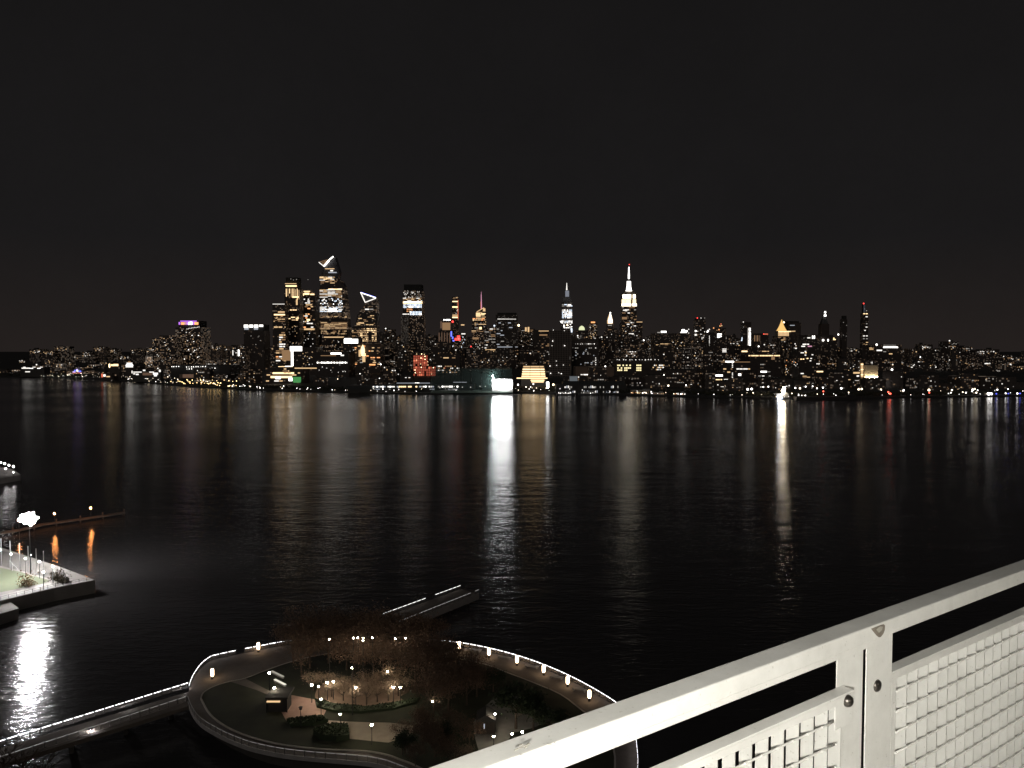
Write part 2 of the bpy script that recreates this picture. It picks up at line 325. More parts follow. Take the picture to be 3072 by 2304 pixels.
# peaked supertall with the observation deck
B = Bld('supertall_tower', 'tallest tower in the cluster, glass wedge peak and lit triangular deck', 1000, 2700)
B.prism('wall', [(957, 1170), (1046, 1170), (1043, 985), (1038, 935), (1030, 860), (1022, 842), (1012, 836), (960, 836), (958, 900)], 62, lit=.22, gain=1.5, band=.75, cw=4, ch=4)
B.prism('crown', [(960, 836), (1012, 836), (1016, 815), (1003, 770), (973, 802), (964, 812)], 40, m=mat('crown_glass', (.07, .07, .075), .2, 0, .2, .1), back=8)
def strut(B, a, b, w, c, name, back=0, dep=3):
    p, q = B.P(*a, back), B.P(*b, back); m = MB(); m.bar(p - Vector((0, dep / 2, 0)), q - Vector((0, dep / 2, 0)), dep, w * B.D / FPX, Vector((0, 1, 0)))
    mm = MB(); d = (q - p).normalized(); n = Vector((-d.z, 0, d.x)) * w * B.D / FPX / 2; mm.box((0, 0, 0), ((q - p).length, dep, w * B.D / FPX), (d, Vector((0, 1, 0)), Vector((-d.z, 0, d.x))))
    return mm.build(name, E(c) if isinstance(c, str) else c, B.root, loc=(p + q) / 2 - Vector((0, dep / 2, 0)))
strut(B, (957, 787), (972, 799), 2.2, 'w', 'deck_edge_light'); strut(B, (972, 799), (987, 782), 4.5, 'W', 'deck_edge_light'); strut(B, (987, 781), (1000, 769.5), 3.2, 'W', 'deck_edge_light'); strut(B, (959, 786), (984, 779), 1.0, 'h', 'deck_edge_light')
for t in (.3, .55, .8): strut(B, (957 + 15 * t, 787 + 12 * t), (984, 781), .8, 'h', 'deck_rib')
B.lit(975, 805, 1003, 807.5, 'g', 'crown_light'); B.lit(991, 810, 999, 814, 'w', 'crown_light'); B.lit(985, 816, 1010, 819, 'v', 'crown_light')
B.rows(959, 830, 1004, 842, 4, .75, ['g', 'G', 'w'], seg=(6, 20)); B.rows(962, 843, 1010, 851, 2, .4, ['g', 'h']); B.rows(959, 862, 1026, 893, 10, .72, ['g', 'w', 'h'], seg=(6, 24)); B.lit(985, 866, 1026, 869, 'G')
B.scat(960, 893, 1028, 936, 60, ['W', 'w', 'w', 'C', 'D'], (1.5, 4)); B.rows(960, 920, 1028, 936, 5, .65, ['w', 'W', 'C'], seg=(4, 14)); B.lit(988, 926, 1010, 934, 'W')
B.rows(962, 948, 1040, 953, 2, .6, ['h', 'g']); B.rows(962, 966, 1042, 988, 8, .85, ['h', 'g', 'h'], seg=(8, 26)); B.rows(963, 992, 1040, 1003, 4, .6, ['h', 'g']); B.lit(972, 1010, 1032, 1013, 'g'); B.scat(962, 1018, 1042, 1075, 30, ['h', 'D', 'w', 'g'])
B = Bld('construction_hoist', 'column of dazzling white work lights up the side of the peaked tower', 953, 2690, 'hoist')
B.tier('mast', 950, 957, 893, m=DARK, dep=6)
for i in range(26):
    y = 898 + i * 3.5; 
    if R.random() < .85: B.lit(951 + R.uniform(-1.5, 1), y, 956 + R.uniform(-1, 1.6), y + R.uniform(2, 3.4), R.choice(['W', 'W', 'C', 'w']), 'work_light')
for y in (990, 994, 1007, 1009, 1013, 1022, 1027, 1033, 1041, 1055, 1062, 1074, 1086): B.lit(952, y, 957 + R.uniform(-2, 1), y + 2, R.choice(['w', 'W', 'D']), 'work_light')
B.ball(948.5, 904, 4.2, 'X', 'work_flood'); B.ball(945, 898, 2, 'W', 'work_flood')
B = Bld('supertall_tower', 'tower topped by a blue and white triangle of light tubes', 1108, 2650)
B.prism('wall', [(1050, 1160), (1131, 1160), (1131, 940), (1128, 894), (1096, 908), (1090, 925), (1080, 932), (1072, 945), (1066, 975), (1054, 985)], 50, lit=.20, gain=1.4, band=.75)
B.prism('crown', [(1084, 879), (1128, 894), (1096, 908)], 20, m=mat('crown_screen', (.06, .06, .07), .3, 0, .2, .1), back=2)
strut(B, (1082, 878), (1128, 893.5), 2.0, 'W', 'light_tube'); strut(B, (1083, 876.6), (1127, 891.6), 1.3, 'B', 'light_tube'); strut(B, (1083, 879), (1096, 907.5), 2.6, ('g' if 0 else 'w'), 'light_tube'); strut(B, (1096, 907), (1128, 894.5), 2.4, 'w', 'light_tube')
B.rows(1095, 925, 1122, 931, 1, .6, ['D', 'w']); B.rows(1075, 945, 1122, 970, 6, .5, ['h', 'g']); B.rows(1070, 968, 1126, 976, 2, .6, ['h', 'g'])
for r in range(8):
    for c in range(14):
        x, y = 1081 + c * 3.5, 985 + r * 5.2
        if not (7 <= c <= 9 and 2 <= r <= 6) and R.random() < .85: B.lit(x, y, x + 2.6, y + 2.6, R.choice(['g', 'g', 'G', 'h']), 'window')
B.rows(1056, 990, 1080, 1026, 7, .6, ['h', 'g'])
B = Bld('office_block', 'squat block with one dazzling white upper floor below the peaked tower', 1053, 2200); B.tier('wall', 1028, 1078, 1012, lit=.08, gain=1.2); B.lit(1032, 1017, 1074, 1030, 'W', 'lit_floor'); B.lit(1034, 1015, 1055, 1018, 'W', 'lit_floor'); B.scat(1030, 1036, 1076, 1090, 16, ['h', 'g', 'w', 'D'])
B = Bld('office_tower', 'block with a tall gold glowing shaft like a candle', 1096, 2150); B.tier('wall', 1062, 1142, 1030, lit=.10, gain=1.5)
B.lathe('gold_lantern', 1090, [(6, 1062), (6.5, 1052), (5, 1043), (2, 1037), (.5, 1034)], 8, E('G'), back=-8); B.lit(1084, 1060, 1097, 1068, 'G', 'gold_shaft'); B.lit(1087, 1068, 1096, 1086, 'g', 'gold_shaft'); B.lit(1076, 1050, 1083, 1070, 'g', 'gold_shaft'); B.rows(1064, 1036, 1140, 1095, 12, .28, ['h', 'g', 'O', 'D'], seg=(3, 10)); B.lit(1108, 1092, 1126, 1096, 'O')
B = Bld('hotel_block', 'low block with an L shaped frame of bright white light', 890, 2000); B.tier('wall', 862, 948, 1042, lit=.06, gain=1)
B.lit(870, 1039, 906, 1053, 'W', 'light_frame'); B.lit(873, 1053, 880, 1098, 'W', 'light_frame'); B.lit(835, 1099, 878, 1103, 'G', 'light_frame'); B.lit(855, 1098, 874, 1106, 'W', 'light_frame'); B.lit(846, 1050, 871, 1082, 'h', 'lit_wall'); B.scat(908, 1050, 946, 1095, 14, ['w', 'D', 'g'])
B = Bld('office_block', 'wide low block with a row of white terrace lights under the peaked tower', 996, 1900); B.tier('wall', 946, 1046, 1055, lit=.05, gain=.9)
for i in range(22): B.lit(951 + i * 4.2, 1086 + R.uniform(-1, .6), 953.8 + i * 4.2, 1090, 'W' if R.random() < .75 else 'w', 'terrace_light')
B.lit(992, 1058, 1024, 1063, 'W', 'lit_sign'); B.lit(1022, 1064, 1032, 1068, 'w', 'lit_sign'); B.lit(962, 1066, 1008, 1068, 'h'); B.scat(950, 1092, 1044, 1120, 10, ['w', 'D'])
B = Bld('rail_yard_hall', 'long low hall with stacked gold light bands at the foot of the tower cluster', 850, 1560, 'hall'); B.tier('wall', 796, 905, 1103, dep=60, lit=.05, gain=1)
B.lit(884, 1103, 950, 1106, 'g', back=0); B.lit(818, 1117, 882, 1122, 'G'); B.lit(812, 1128, 876, 1134, 'G'); B.lit(826, 1130, 842, 1137, 'W', 'lit_gate'); B.lit(866, 1133, 877, 1143, 'W', 'lit_gate'); B.lit(878, 1131, 903, 1144, 'N', 'green_sign'); B.lit(880, 1144, 902, 1148, 'N', 'green_sign'); B.rows(798, 1140, 852, 1146, 1, .7, ['w', 'g']); B.rows(800, 1104, 900, 1128, 4, .3, ['g', 'h'])
B = Bld('transit_shed', 'long dark shed with rows of white lamps along its roof', 604, 1700, 'shed'); B.tier('wall', 512, 690, 1096, dep=80, m=mat('shed_steel', (.06, .057, .055), .7, 0, .2, .1))
for r, (x0, x1, y) in enumerate(((515, 545, 1100), (560, 628, 1101), (560, 656, 1107))):
    for i in range(int((x1 - x0) / 7)): B.ball(x0 + i * 7 + R.uniform(-1, 1), y - i * .2, 1.2, 'W' if R.random() < .7 else 'w', 'roof_lamp', -3)
B.tier('long_wall', 545, 730, 1122, 1134, back=-12, m=mat('tan_wall', (.32, .24, .19), .85, 0, .2, .05), dep=8); B.lit(548, 1123, 640, 1133, 'q', 'washed_wall', -12.5)
# white banded tower, red scaffold block
B = Bld('office_tower', 'tower with a blazing white band over blue white floors', 1238, 2900)
B.tier('wall', 1208, 1267, 872, lit=.28, gain=1.4); B.tier('crown', 1211, 1264, 853, 872, back=5, m=ROOF)
B.scat(1210, 871, 1265, 894, 34, ['w', 'D', 'D', 'w']); B.rows(1209, 893, 1266, 904, 3, .8, ['g', 'w', 'h']); B.lit(1209, 904.5, 1267, 910.5, 'G'); B.lit(1212, 905, 1262, 909, 'W')
for y0, y1, x0 in ((912, 924, 1226), (934, 946, 1230)):
    for i in range(int((1267 - x0) / 4.5)):
        for yy in (y0, (y0 + y1) / 2): B.lit(x0 + i * 4.5, yy, x0 + i * 4.5 + 2.8, yy + 5, R.choice(['W', 'C', 'C']), 'window')
B.rows(1210, 912, 1228, 924, 4, .7, ['w', 'C', 'D']); B.rows(1220, 926, 1237, 935, 3, .9, ['O', 'O', 'g']); B.rows(1208, 940, 1232, 945, 1, .6, ['w'])
B.tier('glass_wing', 1204, 1226, 948, 1100, back=-10, lit=.5, gain=.55, cool=.5, cw=2.5, ch=3); B.scat(1226, 948, 1272, 1075, 44, ['w', 'D', 'D', 'g', 'w']); B.tier('lower_wall', 1226, 1272, 950, None, back=-3, lit=.2, gain=1.5)
B = Bld('scaffolded_building', 'stepped block wrapped in glowing red orange netting', 1270, 1950); RN_ = emit('red_netting_glow', (1, .21, .12), .36)
for n, a in (('wall', (1228, 1310, 1128)), ('mid_wall', (1238, 1308, 1098)), ('upper_wall', (1239, 1284, 1064))):
    B.tier(n, *a, None if n == 'wall' else a[2] + 34, back={'wall': 0, 'mid_wall': 5, 'upper_wall': 10}[n], m=DARK)
for i, (x0, x1, y0, y1) in enumerate(((1229, 1309, 1129, 1140), (1240, 1284, 1099, 1128), (1240, 1283, 1066, 1098), (1285, 1307, 1100, 1128))):
    nx, ny = max(2, int((x1 - x0) / 5.5)), max(2, int((y1 - y0) / 6))
    for a in range(nx):
        for b_ in range(ny):
            if R.random() < .9:
                o = B.lit(x0 + (x1 - x0) * a / nx + .5, y0 + (y1 - y0) * b_ / ny + .5, x0 + (x1 - x0) * (a + 1) / nx - .5, y0 + (y1 - y0) * (b_ + 1) / ny - .5, 'r', 'netting_bay'); o.data.materials[0] = RN_ if R.random() < .75 else E('r')
for x, y in ((1250, 1062), (1265, 1062), (1273, 1063), (1250, 1080), (1263, 1074), (1275, 1078), (1262, 1092), (1283, 1085), (1284, 1095), (1245, 1110), (1264, 1102), (1295, 1122), (1240, 1130), (1255, 1134), (1246, 1118), (1260, 1117), (1300, 1103), (1275, 1069)): B.ball(x, y, 1.1, 'Y' if R.random() < .3 else 'G', 'work_lamp', -2)
B = Bld('office_block', 'brown office block with three lit window rows beside the red netted block', 1344, 2000); B.tier('wall', 1310, 1380, 1062, lit=.05, gain=.8); B.rows(1314, 1096, 1378, 1120, 4, .5, ['g', 'w', 'D', 'h'], seg=(2, 7)); B.lit(1330, 1072, 1346, 1075, 'g'); B.lit(1356, 1072, 1366, 1075, 'h'); B.ball(1334, 1104, 1, 'R', 'red_lamp', -2)
B = Bld('supertall_tower', 'pencil slim tower with lit bands and a red lit edge', 1365, 4300); B.tier('wall', 1356, 1375, 890, lit=.12, gain=1.2, dep=30)
for y0, y1, c in ((903, 906, 'G'), (919, 923, 'G'), (944, 947, 'g'), (950, 954, 'G')): B.lit(1357, y0, 1373, y1, c)
B.scat(1357, 891, 1374, 900, 8, ['h', 'g']); B.scat(1366, 925, 1374, 945, 6, ['w', 'g']); B.lit(1373, 900, 1375, 958, 'r', 'red_edge'); 
B = Bld('hotel_tower', 'mauve lit stepped tower with white roof lamps', 1340, 3000); B.tier('wall', 1318, 1354, 990, lit=.2, gain=.6, cw=6); B.tier('crown', 1326, 1352, 966, 990, back=3, m=mat('mauve_stone', (.3, .2, .2), .8)); B.lit(1327, 968, 1351, 990, 'h', 'washed_crown'); B.lit(1321, 964, 1326, 985, 'q', 'washed_crown')
for x in (1332, 1338, 1342, 1346, 1350): B.ball(x, 959.5, 2, 'W', 'roof_lamp')
B.tier('roof_sign', 1329, 1352, 960, 966, back=2, m=ROOF); B.ball(1358, 965, 3.3, 'R', 'red_lamp')
for i in range(5): B.lit(1316 + i * 8, 998, 1319 + i * 8, 1028, 'q', 'light_rib')
for x in (1320, 1328, 1336, 1344, 1351): B.ball(x, 1053, 1.1, 'w', 'ledge_lamp', -2)
B = Bld('billboard_tower', 'tower with red and blue illuminated signs facing the river', 1368, 2950); B.tier('wall', 1352, 1398, 998, lit=.2, gain=1.3); B.lit(1364, 1014, 1381, 1021, 'R', 'red_sign'); B.lit(1371, 1007, 1380, 1014, 'R', 'red_sign'); B.lit(1356, 1010, 1360, 1017, 'B', 'blue_sign'); B.lit(1358, 1020, 1363, 1024, 'B', 'blue_sign'); B.lit(1352, 994, 1356, 1010, 'B', 'blue_sign'); B.lit(1383, 973, 1393, 976.5, 'g'); B.lit(1384, 1000, 1396, 1003, 'w'); B.scat(1354, 1002, 1397, 1060, 18, ['w', 'D', 'C'])
B = Bld('office_tower', 'gold banded tower with a slanted top and a tall pink lit spire', 1440, 3400)
B.prism('wall', [(1416, 1160), (1458, 1160), (1458, 932), (1453, 922), (1446, 926), (1430, 936), (1427, 960), (1416, 965)], 45, lit=.25, gain=1.5, band=.5)
B.lathe('spire', 1443.5, [(2.2, 930), (1.4, 905), (.8, 885), (.3, 874)], 6, E('K'), back=15); B.lit(1442.6, 884, 1444, 928, 'K', 'spire_light', 8); B.lit(1441.8, 905, 1443, 929, 'r', 'spire_light', 8)
B.rows(1428, 936, 1457, 953, 5, .85, ['G', 'g', 'g'], seg=(5, 20)); strut(B, (1430, 936), (1452, 923), 2, 'g', 'roof_edge_light'); B.lit(1449, 925, 1456, 934, 'g'); B.rows(1418, 954, 1457, 962, 2, .9, ['G', 'g', 'O']); B.rows(1424, 964, 1458, 1000, 10, .35, ['h', 'g', 'D']); B.lit(1438, 981, 1445, 988, 'G'); B.rows(1415, 991, 1440, 998, 2, .9, ['g', 'h']); B.lit(1418, 1012, 1436, 1018, 'h'); B.scat(1418, 1020, 1456, 1090, 24, ['h', 'w', 'D'])
B = Bld('office_block', 'pale block lit floor by floor behind the black slab', 1470, 2700); B.tier('wall', 1450, 1490, 983, lit=.28, gain=.9, cool=.3); B.rows(1454, 985, 1486, 1046, 14, .4, ['D', 'w', 'h']); B.lit(1456, 1048, 1486, 1050.5, 'g'); B.lit(1457, 1052.5, 1482, 1055, 'g'); B.ball(1483, 977, 2.6, 'C', 'beacon_light'); B.lit(1482, 979, 1484, 990, 'D', 'beacon_post')
B = Bld('office_tower', 'broad black slab with a dotted white line near its top', 1520, 2600); B.tier('wall', 1487, 1553, 944, lit=.12, gain=.5, cool=.5, band=.5); B.tier('crown', 1492, 1550, 938, 944, back=5, m=ROOF)
for i in range(14): B.lit(1493 + i * 4, 956 + i * .05, 1495.8 + i * 4, 958.2, 'w', 'roof_line')
B.rows(1490, 962, 1552, 1040, 17, .12, ['D', 'v'], seg=(4, 12)); B.ball(1556, 976, 3, 'Y', 'beacon_light'); B.lit(1492, 1040, 1553, 1042, 'v')
B = Bld('apartment_tower', 'brown tower with a gold lit chimney stack top beside the black slab', 1582, 2800); B.tier('wall', 1555, 1606, 986, lit=.25, gain=.8); B.tier('crown', 1575, 1590, 981, 986, lit=.2, back=4); B.lit(1575, 982, 1580, 994, 'g', 'lit_stack'); B.lit(1583, 981, 1588, 996, 'g', 'lit_stack'); B.rows(1592, 985, 1606, 1000, 4, .6, ['h', 'D']); B.scat(1556, 990, 1604, 1055, 24, ['h', 'w', 'D']); B.lit(1555, 1044, 1565, 1062, 'r', 'red_wash').data.materials[0] = emit('rose_wash', (1, .3, .25), .16); B.lit(1577, 1058, 1597, 1061, 'G')
B = Bld('office_block', 'wide brown block with thin lit roof lines before the silver spire', 1626, 2500); B.tier('wall', 1600, 1655, 990, lit=.05, gain=.8, band=.6); B.lit(1616, 992, 1646, 994, 'g'); B.lit(1618, 1003, 1642, 1007, 'h'); B.lit(1600, 1054, 1646, 1056, 'h'); B.rows(1625, 1030, 1648, 1045, 3, .7, ['h', 'D'])
# low gold office with sloping sides and the bright sign
B = Bld('sail_shaped_office', 'low gold glowing office with sloping sides on the far bank', 1600, 1480)
B.prism('wall', [(1562, 1172), (1638, 1172), (1638, 1135), (1634, 1100), (1570, 1098), (1565, 1130)], 40, m=mat('milky_glass', (.4, .38, .35), .4))
for y0, y1, x0, x1, c in ((1098, 1102, 1570, 1632, 'g'), (1106, 1110, 1568, 1634, 'G'), (1113, 1117, 1567, 1635, 'G'), (1120, 1124, 1566, 1636, 'G'), (1127, 1130.5, 1565, 1637, 'G'), (1133, 1136, 1550, 1643, 'G'), (1139, 1142, 1592, 1634, 'G'), (1144, 1147, 1594, 1632, 'G')):
    xs = [x0, x0 + (x1 - x0) * .35, x0 + (x1 - x0) * .8, x1] if y0 < 1130 else [x0, x1]
    for a, b in zip(xs, xs[1:]): B.lit(a, y0, b - 1, y1, c)
# lattice tower, the silver spired tower
B = Bld('office_tower', 'silver white tower with a needle spire', 1702, 4300)
B.tier('wall', 1683, 1719, 965, lit=.2, gain=1.2, cool=.5); B.tier('upper_wall', 1686, 1718, 905, 965, back=5, dep=45, lit=.12, gain=.8, cool=.6); B.prism('crown', [(1688, 905), (1716, 905), (1712, 892), (1708, 870), (1695, 870), (1694, 890), (1688, 892)], 30, m=mat('silver_crown', (.35, .35, .37), .35, .3, .2, .1), back=8)
B.lathe('spire', 1701, [(2.2, 872), (1.5, 862), (.7, 848)], 6, E('w'), back=20); B.lit(1696, 872, 1707, 890, 'v', 'crown_light', 8).data.materials[0] = emit('crown_wash', (.8, .85, 1), .25)
B.rows(1686, 912, 1717, 920, 2, .7, ['w', 'C', 'D'], seg=(4, 12)); B.lit(1706, 913, 1713, 918, 'W')
for r in range(8):
    for c in range(10): 
        if R.random() < .9: B.lit(1686.5 + c * 3, 929 + r * 3.3, 1688.6 + c * 3, 931.2 + r * 3.3, R.choice(['W', 'w', 'C']), 'window')
B.rows(1684, 962, 1717, 970, 3, .85, ['W', 'w', 'C'], seg=(3, 9)); B.ball(1683, 965, 2.2, 'W', 'beacon_light'); B.rows(1690, 972, 1717, 985, 4, .6, ['w', 'W'], seg=(2, 5)); B.lit(1712, 985, 1717, 997, 'C')
B = Bld('unfinished_tower', 'dark concrete frame tower with an open grid of floors, in front of the silver spire', 1680, 1900); B.tier('core', 1650, 1710, 992, m=DARK, back=4, dep=30); fm_ = mat('raw_concrete', (.34, .28, .25), .9, 0, .3, .05)
def beams(B, x0, x1, y0, y1, nx, ny, m, skew=0):
    for i in range(nx + 1): x = x0 + (x1 - x0) * i / nx; a, b = B.P(x, y0), B.P(x, y1); mb = MB(); mb.box((0, 0, 0), (1.0, 1, a.z - b.z)); mb.build('column', m, B.root, loc=((a.x + b.x) / 2, 0, (a.z + b.z) / 2))
    for i in range(ny + 1): y = y0 + (y1 - y0) * i / ny; a, b = B.P(x0, y), B.P(x1, y); mb = MB(); mb.box((0, 0, 0), (b.x - a.x, 1.1, .8)); mb.build('floor_slab', m, B.root, loc=((a.x + b.x) / 2, 0, a.z))
beams(B, 1648, 1712, 991, 1132, 13, 24, fm_)
for x, y in ((1658, 1023), (1694, 1037), (1656, 1037), (1670, 1096), (1690, 1095), (1650, 1098), (1693, 992), (1660, 990), (1676, 1118), (1652, 1120), (1684, 1121), (1669, 1083)): B.ball(x, y, 1.2, R.choice(['w', 'W']), 'work_lamp', -2)
B.ball(1702, 975, 2, 'Y', 'work_lamp', 5)
B = Bld('office_block', 'wide dark glass block with a line of ledge lamps', 1755, 2000); B.tier('wall', 1716, 1796, 1016, lit=.06, gain=.6, cool=.6)
for i in range(12): B.ball(1727 + i * 5 + R.uniform(-1, 1), 1032 + R.uniform(-.6, .6), R.uniform(.6, 1.3), R.choice(['w', 'D', 'W']), 'ledge_lamp', -2)
for y in (1044, 1074, 1081, 1088, 1094): B.ball(1787, y, 1.4, 'w', 'stair_lamp', -2)
B.rows(1720, 1042, 1790, 1095, 12, .12, ['D', 'v'], seg=(2, 5))
B = Bld('domed_hall', 'round arched glass roof glowing pale yellow on a tower top', 1746, 3300); B.tier('wall', 1730, 1762, 991, lit=.2, gain=1); B.lathe('dome', 1746, [(9, 990), (8.6, 985), (6.5, 980.5), (3, 978), (.5, 977)], 12, emit('dome_glow', (.95, 1, .6), .9)); B.ball(1733, 1007, 1.4, 'W', 'lamp'); B.ball(1734, 1012, 1.4, 'w', 'lamp'); B.scat(1732, 1000, 1760, 1020, 5, ['w', 'D'])
B = Bld('apartment_tower', 'apartment tower with an orange lit cap between dome and white spired tower', 1780, 3100); B.tier('wall', 1768, 1792, 970, lit=.3, gain=1.4); B.tier('crown', 1772, 1785, 964, 970, back=4, m=ROOF); B.lit(1773, 965, 1785, 969, 'O', 'crown_light'); B.scat(1769, 972, 1791, 1030, 30, ['g', 'w', 'g', 'D']); B.scat(1768, 1030, 1792, 1050, 10, ['w', 'h'])
B = Bld('office_tower', 'slender tower with a white glowing stepped needle top', 1831, 4200); B.tier('wall', 1822, 1842, 973, lit=.12, gain=.8); B.lathe('crown', 1831, [(8.5, 971), (8.5, 962), (7, 955), (4.5, 947), (2, 941), (.4, 936)], 8, E('g'))
for y, h in ((968, 6), (963, 6.5), (958, 5.5), (953, 4), (948, 3), (943, 2)): B.lit(1831 - h, y - 1.8, 1831 + h, y + 1.2, 'W', 'crown_light', -2)
B.ball(1831, 938, 2, 'W', 'beacon_light'); B.rows(1824, 974, 1842, 996, 5, .4, ['h', 'w', 'D'])
B = Bld('empire_tower', 'tall art deco skyscraper, white lit spire above gold lit setbacks', 1888, 3700, 'skyscraper'); B.root.name = 'setback_skyscraper'
B.tier('podium', 1855, 1922, 1072, lit=.1, gain=1, back=-8); B.tier('wall', 1866, 1910, 918, lit=.10, gain=1.4, dep=45); B.tier('side_wall', 1862, 1928, 967, back=6, dep=40, lit=.12, gain=1.2); B.tier('upper_wall', 1868, 1908, 882, 918, back=2, dep=40, m=mat('limestone', (.35, .31, .26), .8)); B.tier('setback', 1874, 1903, 873, 882, back=6, dep=32, m=MATS['limestone'])
B.lathe('mast', 1888, [(10, 873), (8.2, 869), (6.2, 858), (5.8, 843)], 8, E('W'), back=16); B.lathe('mast_cap', 1888, [(3.6, 843), (3.4, 838), (2, 836)], 8, DARK, back=16); B.lathe('antenna', 1888, [(2.4, 836), (2.6, 825), (1.9, 815), (1.5, 800)], 6, E('W'), back=16); B.lathe('antenna_tip', 1888, [(.5, 800), (.4, 795)], 6, DARK, back=16); B.ball(1888, 793.5, 1.5, 'R', 'beacon_light', 14)
EW = emit('setback_gold_glow', (1, .80, .50), 1.7); EX = emit('setback_bright_glow', (1, .88, .66), 4)
def eb(x0, y0, x1, y1, m): o = B.lit(x0, y0, x1, y1, 'g', 'lit_setback'); o.data.materials[0] = m
for x0, x1 in ((1868, 1876), (1876.5, 1885), (1885.5, 1893), (1899, 1906.5)): eb(x0, 883.5, x1, 895, EX)
for x0, x1 in ((1865, 1875), (1876, 1892), (1898, 1908)): eb(x0, 898, x1, 906, EW); eb(x0, 906, x1, 911, EW)
for x0, x1 in ((1865, 1893), (1897, 1910)): eb(x0, 911, x1, 918.5, EX)
for x in (1874, 1882, 1889, 1901): eb(x, 896, x + 4, 900, EW)
B.rows(1866, 921, 1909, 925, 1, .5, ['h', 'D']); B.rows(1867, 927, 1910, 985, 12, .33, ['D', 'h', 'w'], seg=(2, 8)); B.lit(1869, 929, 1882, 932, 'w'); B.lit(1866, 951, 1881, 958, 'h'); B.lit(1902, 965, 1927, 967, 'g', back=5.5); B.lit(1879, 1000, 1901, 1003, 'w'); B.scat(1866, 975, 1926, 1066, 46, ['w', 'D', 'g', 'D'])
B = Bld('office_block', 'broad block with three rows of yellow windows below the white spired tower', 1890, 1900); B.tier('wall', 1843, 1996, 1078, lit=.03, gain=.6, dep=40)
YW = emit('yellow_window_glow', (1, .85, .45), 1.5)
for y in (1094, 1102, 1108.5):
    for i in range(16):
        x = 1852 + i * 5.2
        if (i < 8 or i in (11, 12, 13)) and R.random() < .8: o = B.lit(x, y, x + 4, y + 4, 'g', 'window'); o.data.materials[0] = YW
for i in range(14): B.ball(1850 + i * 9.5 + R.uniform(-2, 2), 1079 + R.uniform(-.4, .6), R.uniform(.9, 1.8), 'w' if i != 6 else 'W', 'ledge_lamp', -2)
B.rows(1958, 1093, 1994, 1112, 3, .6, ['g', 'w'], seg=(2, 5))
B = Bld('warehouse_block', 'plain brown warehouse wall with a short row of white windows', 1785, 1600); B.tier('wall', 1727, 1842, 1101, dep=60, m=mat('brown_brick', (.30, .21, .16), .9, 0, .25, .05)); B.rows(1742, 1122, 1772, 1126, 1, .95, ['W', 'w'], seg=(2.5, 5)); B.ball(1809, 1129, 1, 'w', 'lamp', -2); B.rows(1760, 1131, 1780, 1134, 1, .4, ['D'])
B = Bld('billboard', 'blank grey lit billboard on the far bank', 1721, 1450, 'billboard'); B.tier('panel', 1708, 1733, 1128, 1144, dep=3, m=mat('pale_panel', (.5, .52, .55), .7)); B.lit(1709, 1129, 1732, 1143, 'v', 'screen').data.materials[0] = emit('grey_screen', (.85, .93, 1), .13)
for x in (1712, 1729): B.tier('post', x, x + 2, 1144, None, dep=1.5, m=DARK)
# ------------------------------------------------ downtown-ward half
B = Bld('office_tower', 'tower with a glowing white rooftop pavilion past the white spired tower', 1990, 3000); B.tier('wall', 1962, 2022, 1000, lit=.15, gain=.7); B.lit(1983, 993, 1999, 998, 'W', 'roof_light'); B.lit(1972, 996, 1984, 999, 'D', 'roof_light'); B.rows(1968, 1030, 2010, 1036, 2, .7, ['h', 'g'])
B = Bld('office_tower', 'tower with a ragged bright white rooftop sign', 2052, 3000); B.tier('wall', 2028, 2072, 1000, lit=.2, gain=.8); B.lit(2045, 988, 2054, 996, 'W', 'roof_light'); B.lit(2053, 991, 2062, 996, 'W', 'roof_light'); B.lit(2041, 995, 2060, 999, 'w', 'roof_light'); B.ball(2066, 988, 1.6, 'w', 'roof_lamp'); B.ball(2066, 999, 1.3, 'w', 'roof_lamp'); B.scat(2010, 1020, 2055, 1060, 22, ['g', 'g', 'h', 'w'])
B = Bld('office_tower', 'dark thin tower with red and white roof beacons', 2101, 2800); B.tier('wall', 2087, 2117, 960, lit=.12, gain=1.0); B.tier('crown', 2090, 2114, 955, 960, back=4, m=ROOF)
for x, c in ((2092, 'R'), (2103, 'w'), (2114, 'D')): B.ball(x, 954, 1.8 if c == 'R' else 1.3, c, 'beacon_light')
B.scat(2088, 975, 2116, 1090, 34, ['w', 'D', 'w', 'h']); B.ball(2087, 993, 2.6, 'W', 'lamp'); B.lit(2084, 1002, 2090, 1007, 'w')
B = Bld('office_tower', 'grey tower with one white light line down its face', 2140, 2700); B.tier('wall', 2122, 2152, 1000, lit=.06, gain=.6, cool=.5)
for i in range(16): B.lit(2127.4, 1007 + i * 4, 2129, 1009.6 + i * 4, 'w' if i < 6 else 'D', 'light_line')
B.ball(2124, 993, 2.6, 'W', 'roof_lamp'); B.ball(2128, 988, 1.8, 'w', 'roof_lamp'); B.ball(2122, 996, 2, 'W', 'roof_lamp')
B = Bld('office_tower', 'tower with one bright square window block at its head', 2158, 3200); B.tier('wall', 2147, 2178, 984, lit=.14, gain=.8); B.lit(2152, 1001, 2158, 1013, 'W', 'lit_window_block'); B.lit(2158, 1001, 2165, 1005, 'W', 'lit_window_block'); B.lit(2158, 1007, 2164, 1011, 'W', 'lit_window_block')
for x, y, c in ((2141, 984, 'O'), (2160, 978, 'O'), (2165, 977, 'g'), (2157, 989, 'O'), (2151, 991, 'h'), (2163, 972, 'r')): B.ball(x, y, 1.8, c, 'roof_lamp')
B.rows(2167, 1045, 2180, 1066, 5, .7, ['w', 'D'])
B = Bld('office_tower', 'dark tower edged by a bright white vertical strip', 2240, 2700); B.tier('wall', 2229, 2254, 966, lit=.05, gain=.6)
for i in range(18): B.lit(2246 + R.uniform(0, .8), 983 + i * 3, 2252, 985.4 + i * 3, 'W' if R.random() < .7 else 'w', 'edge_light')
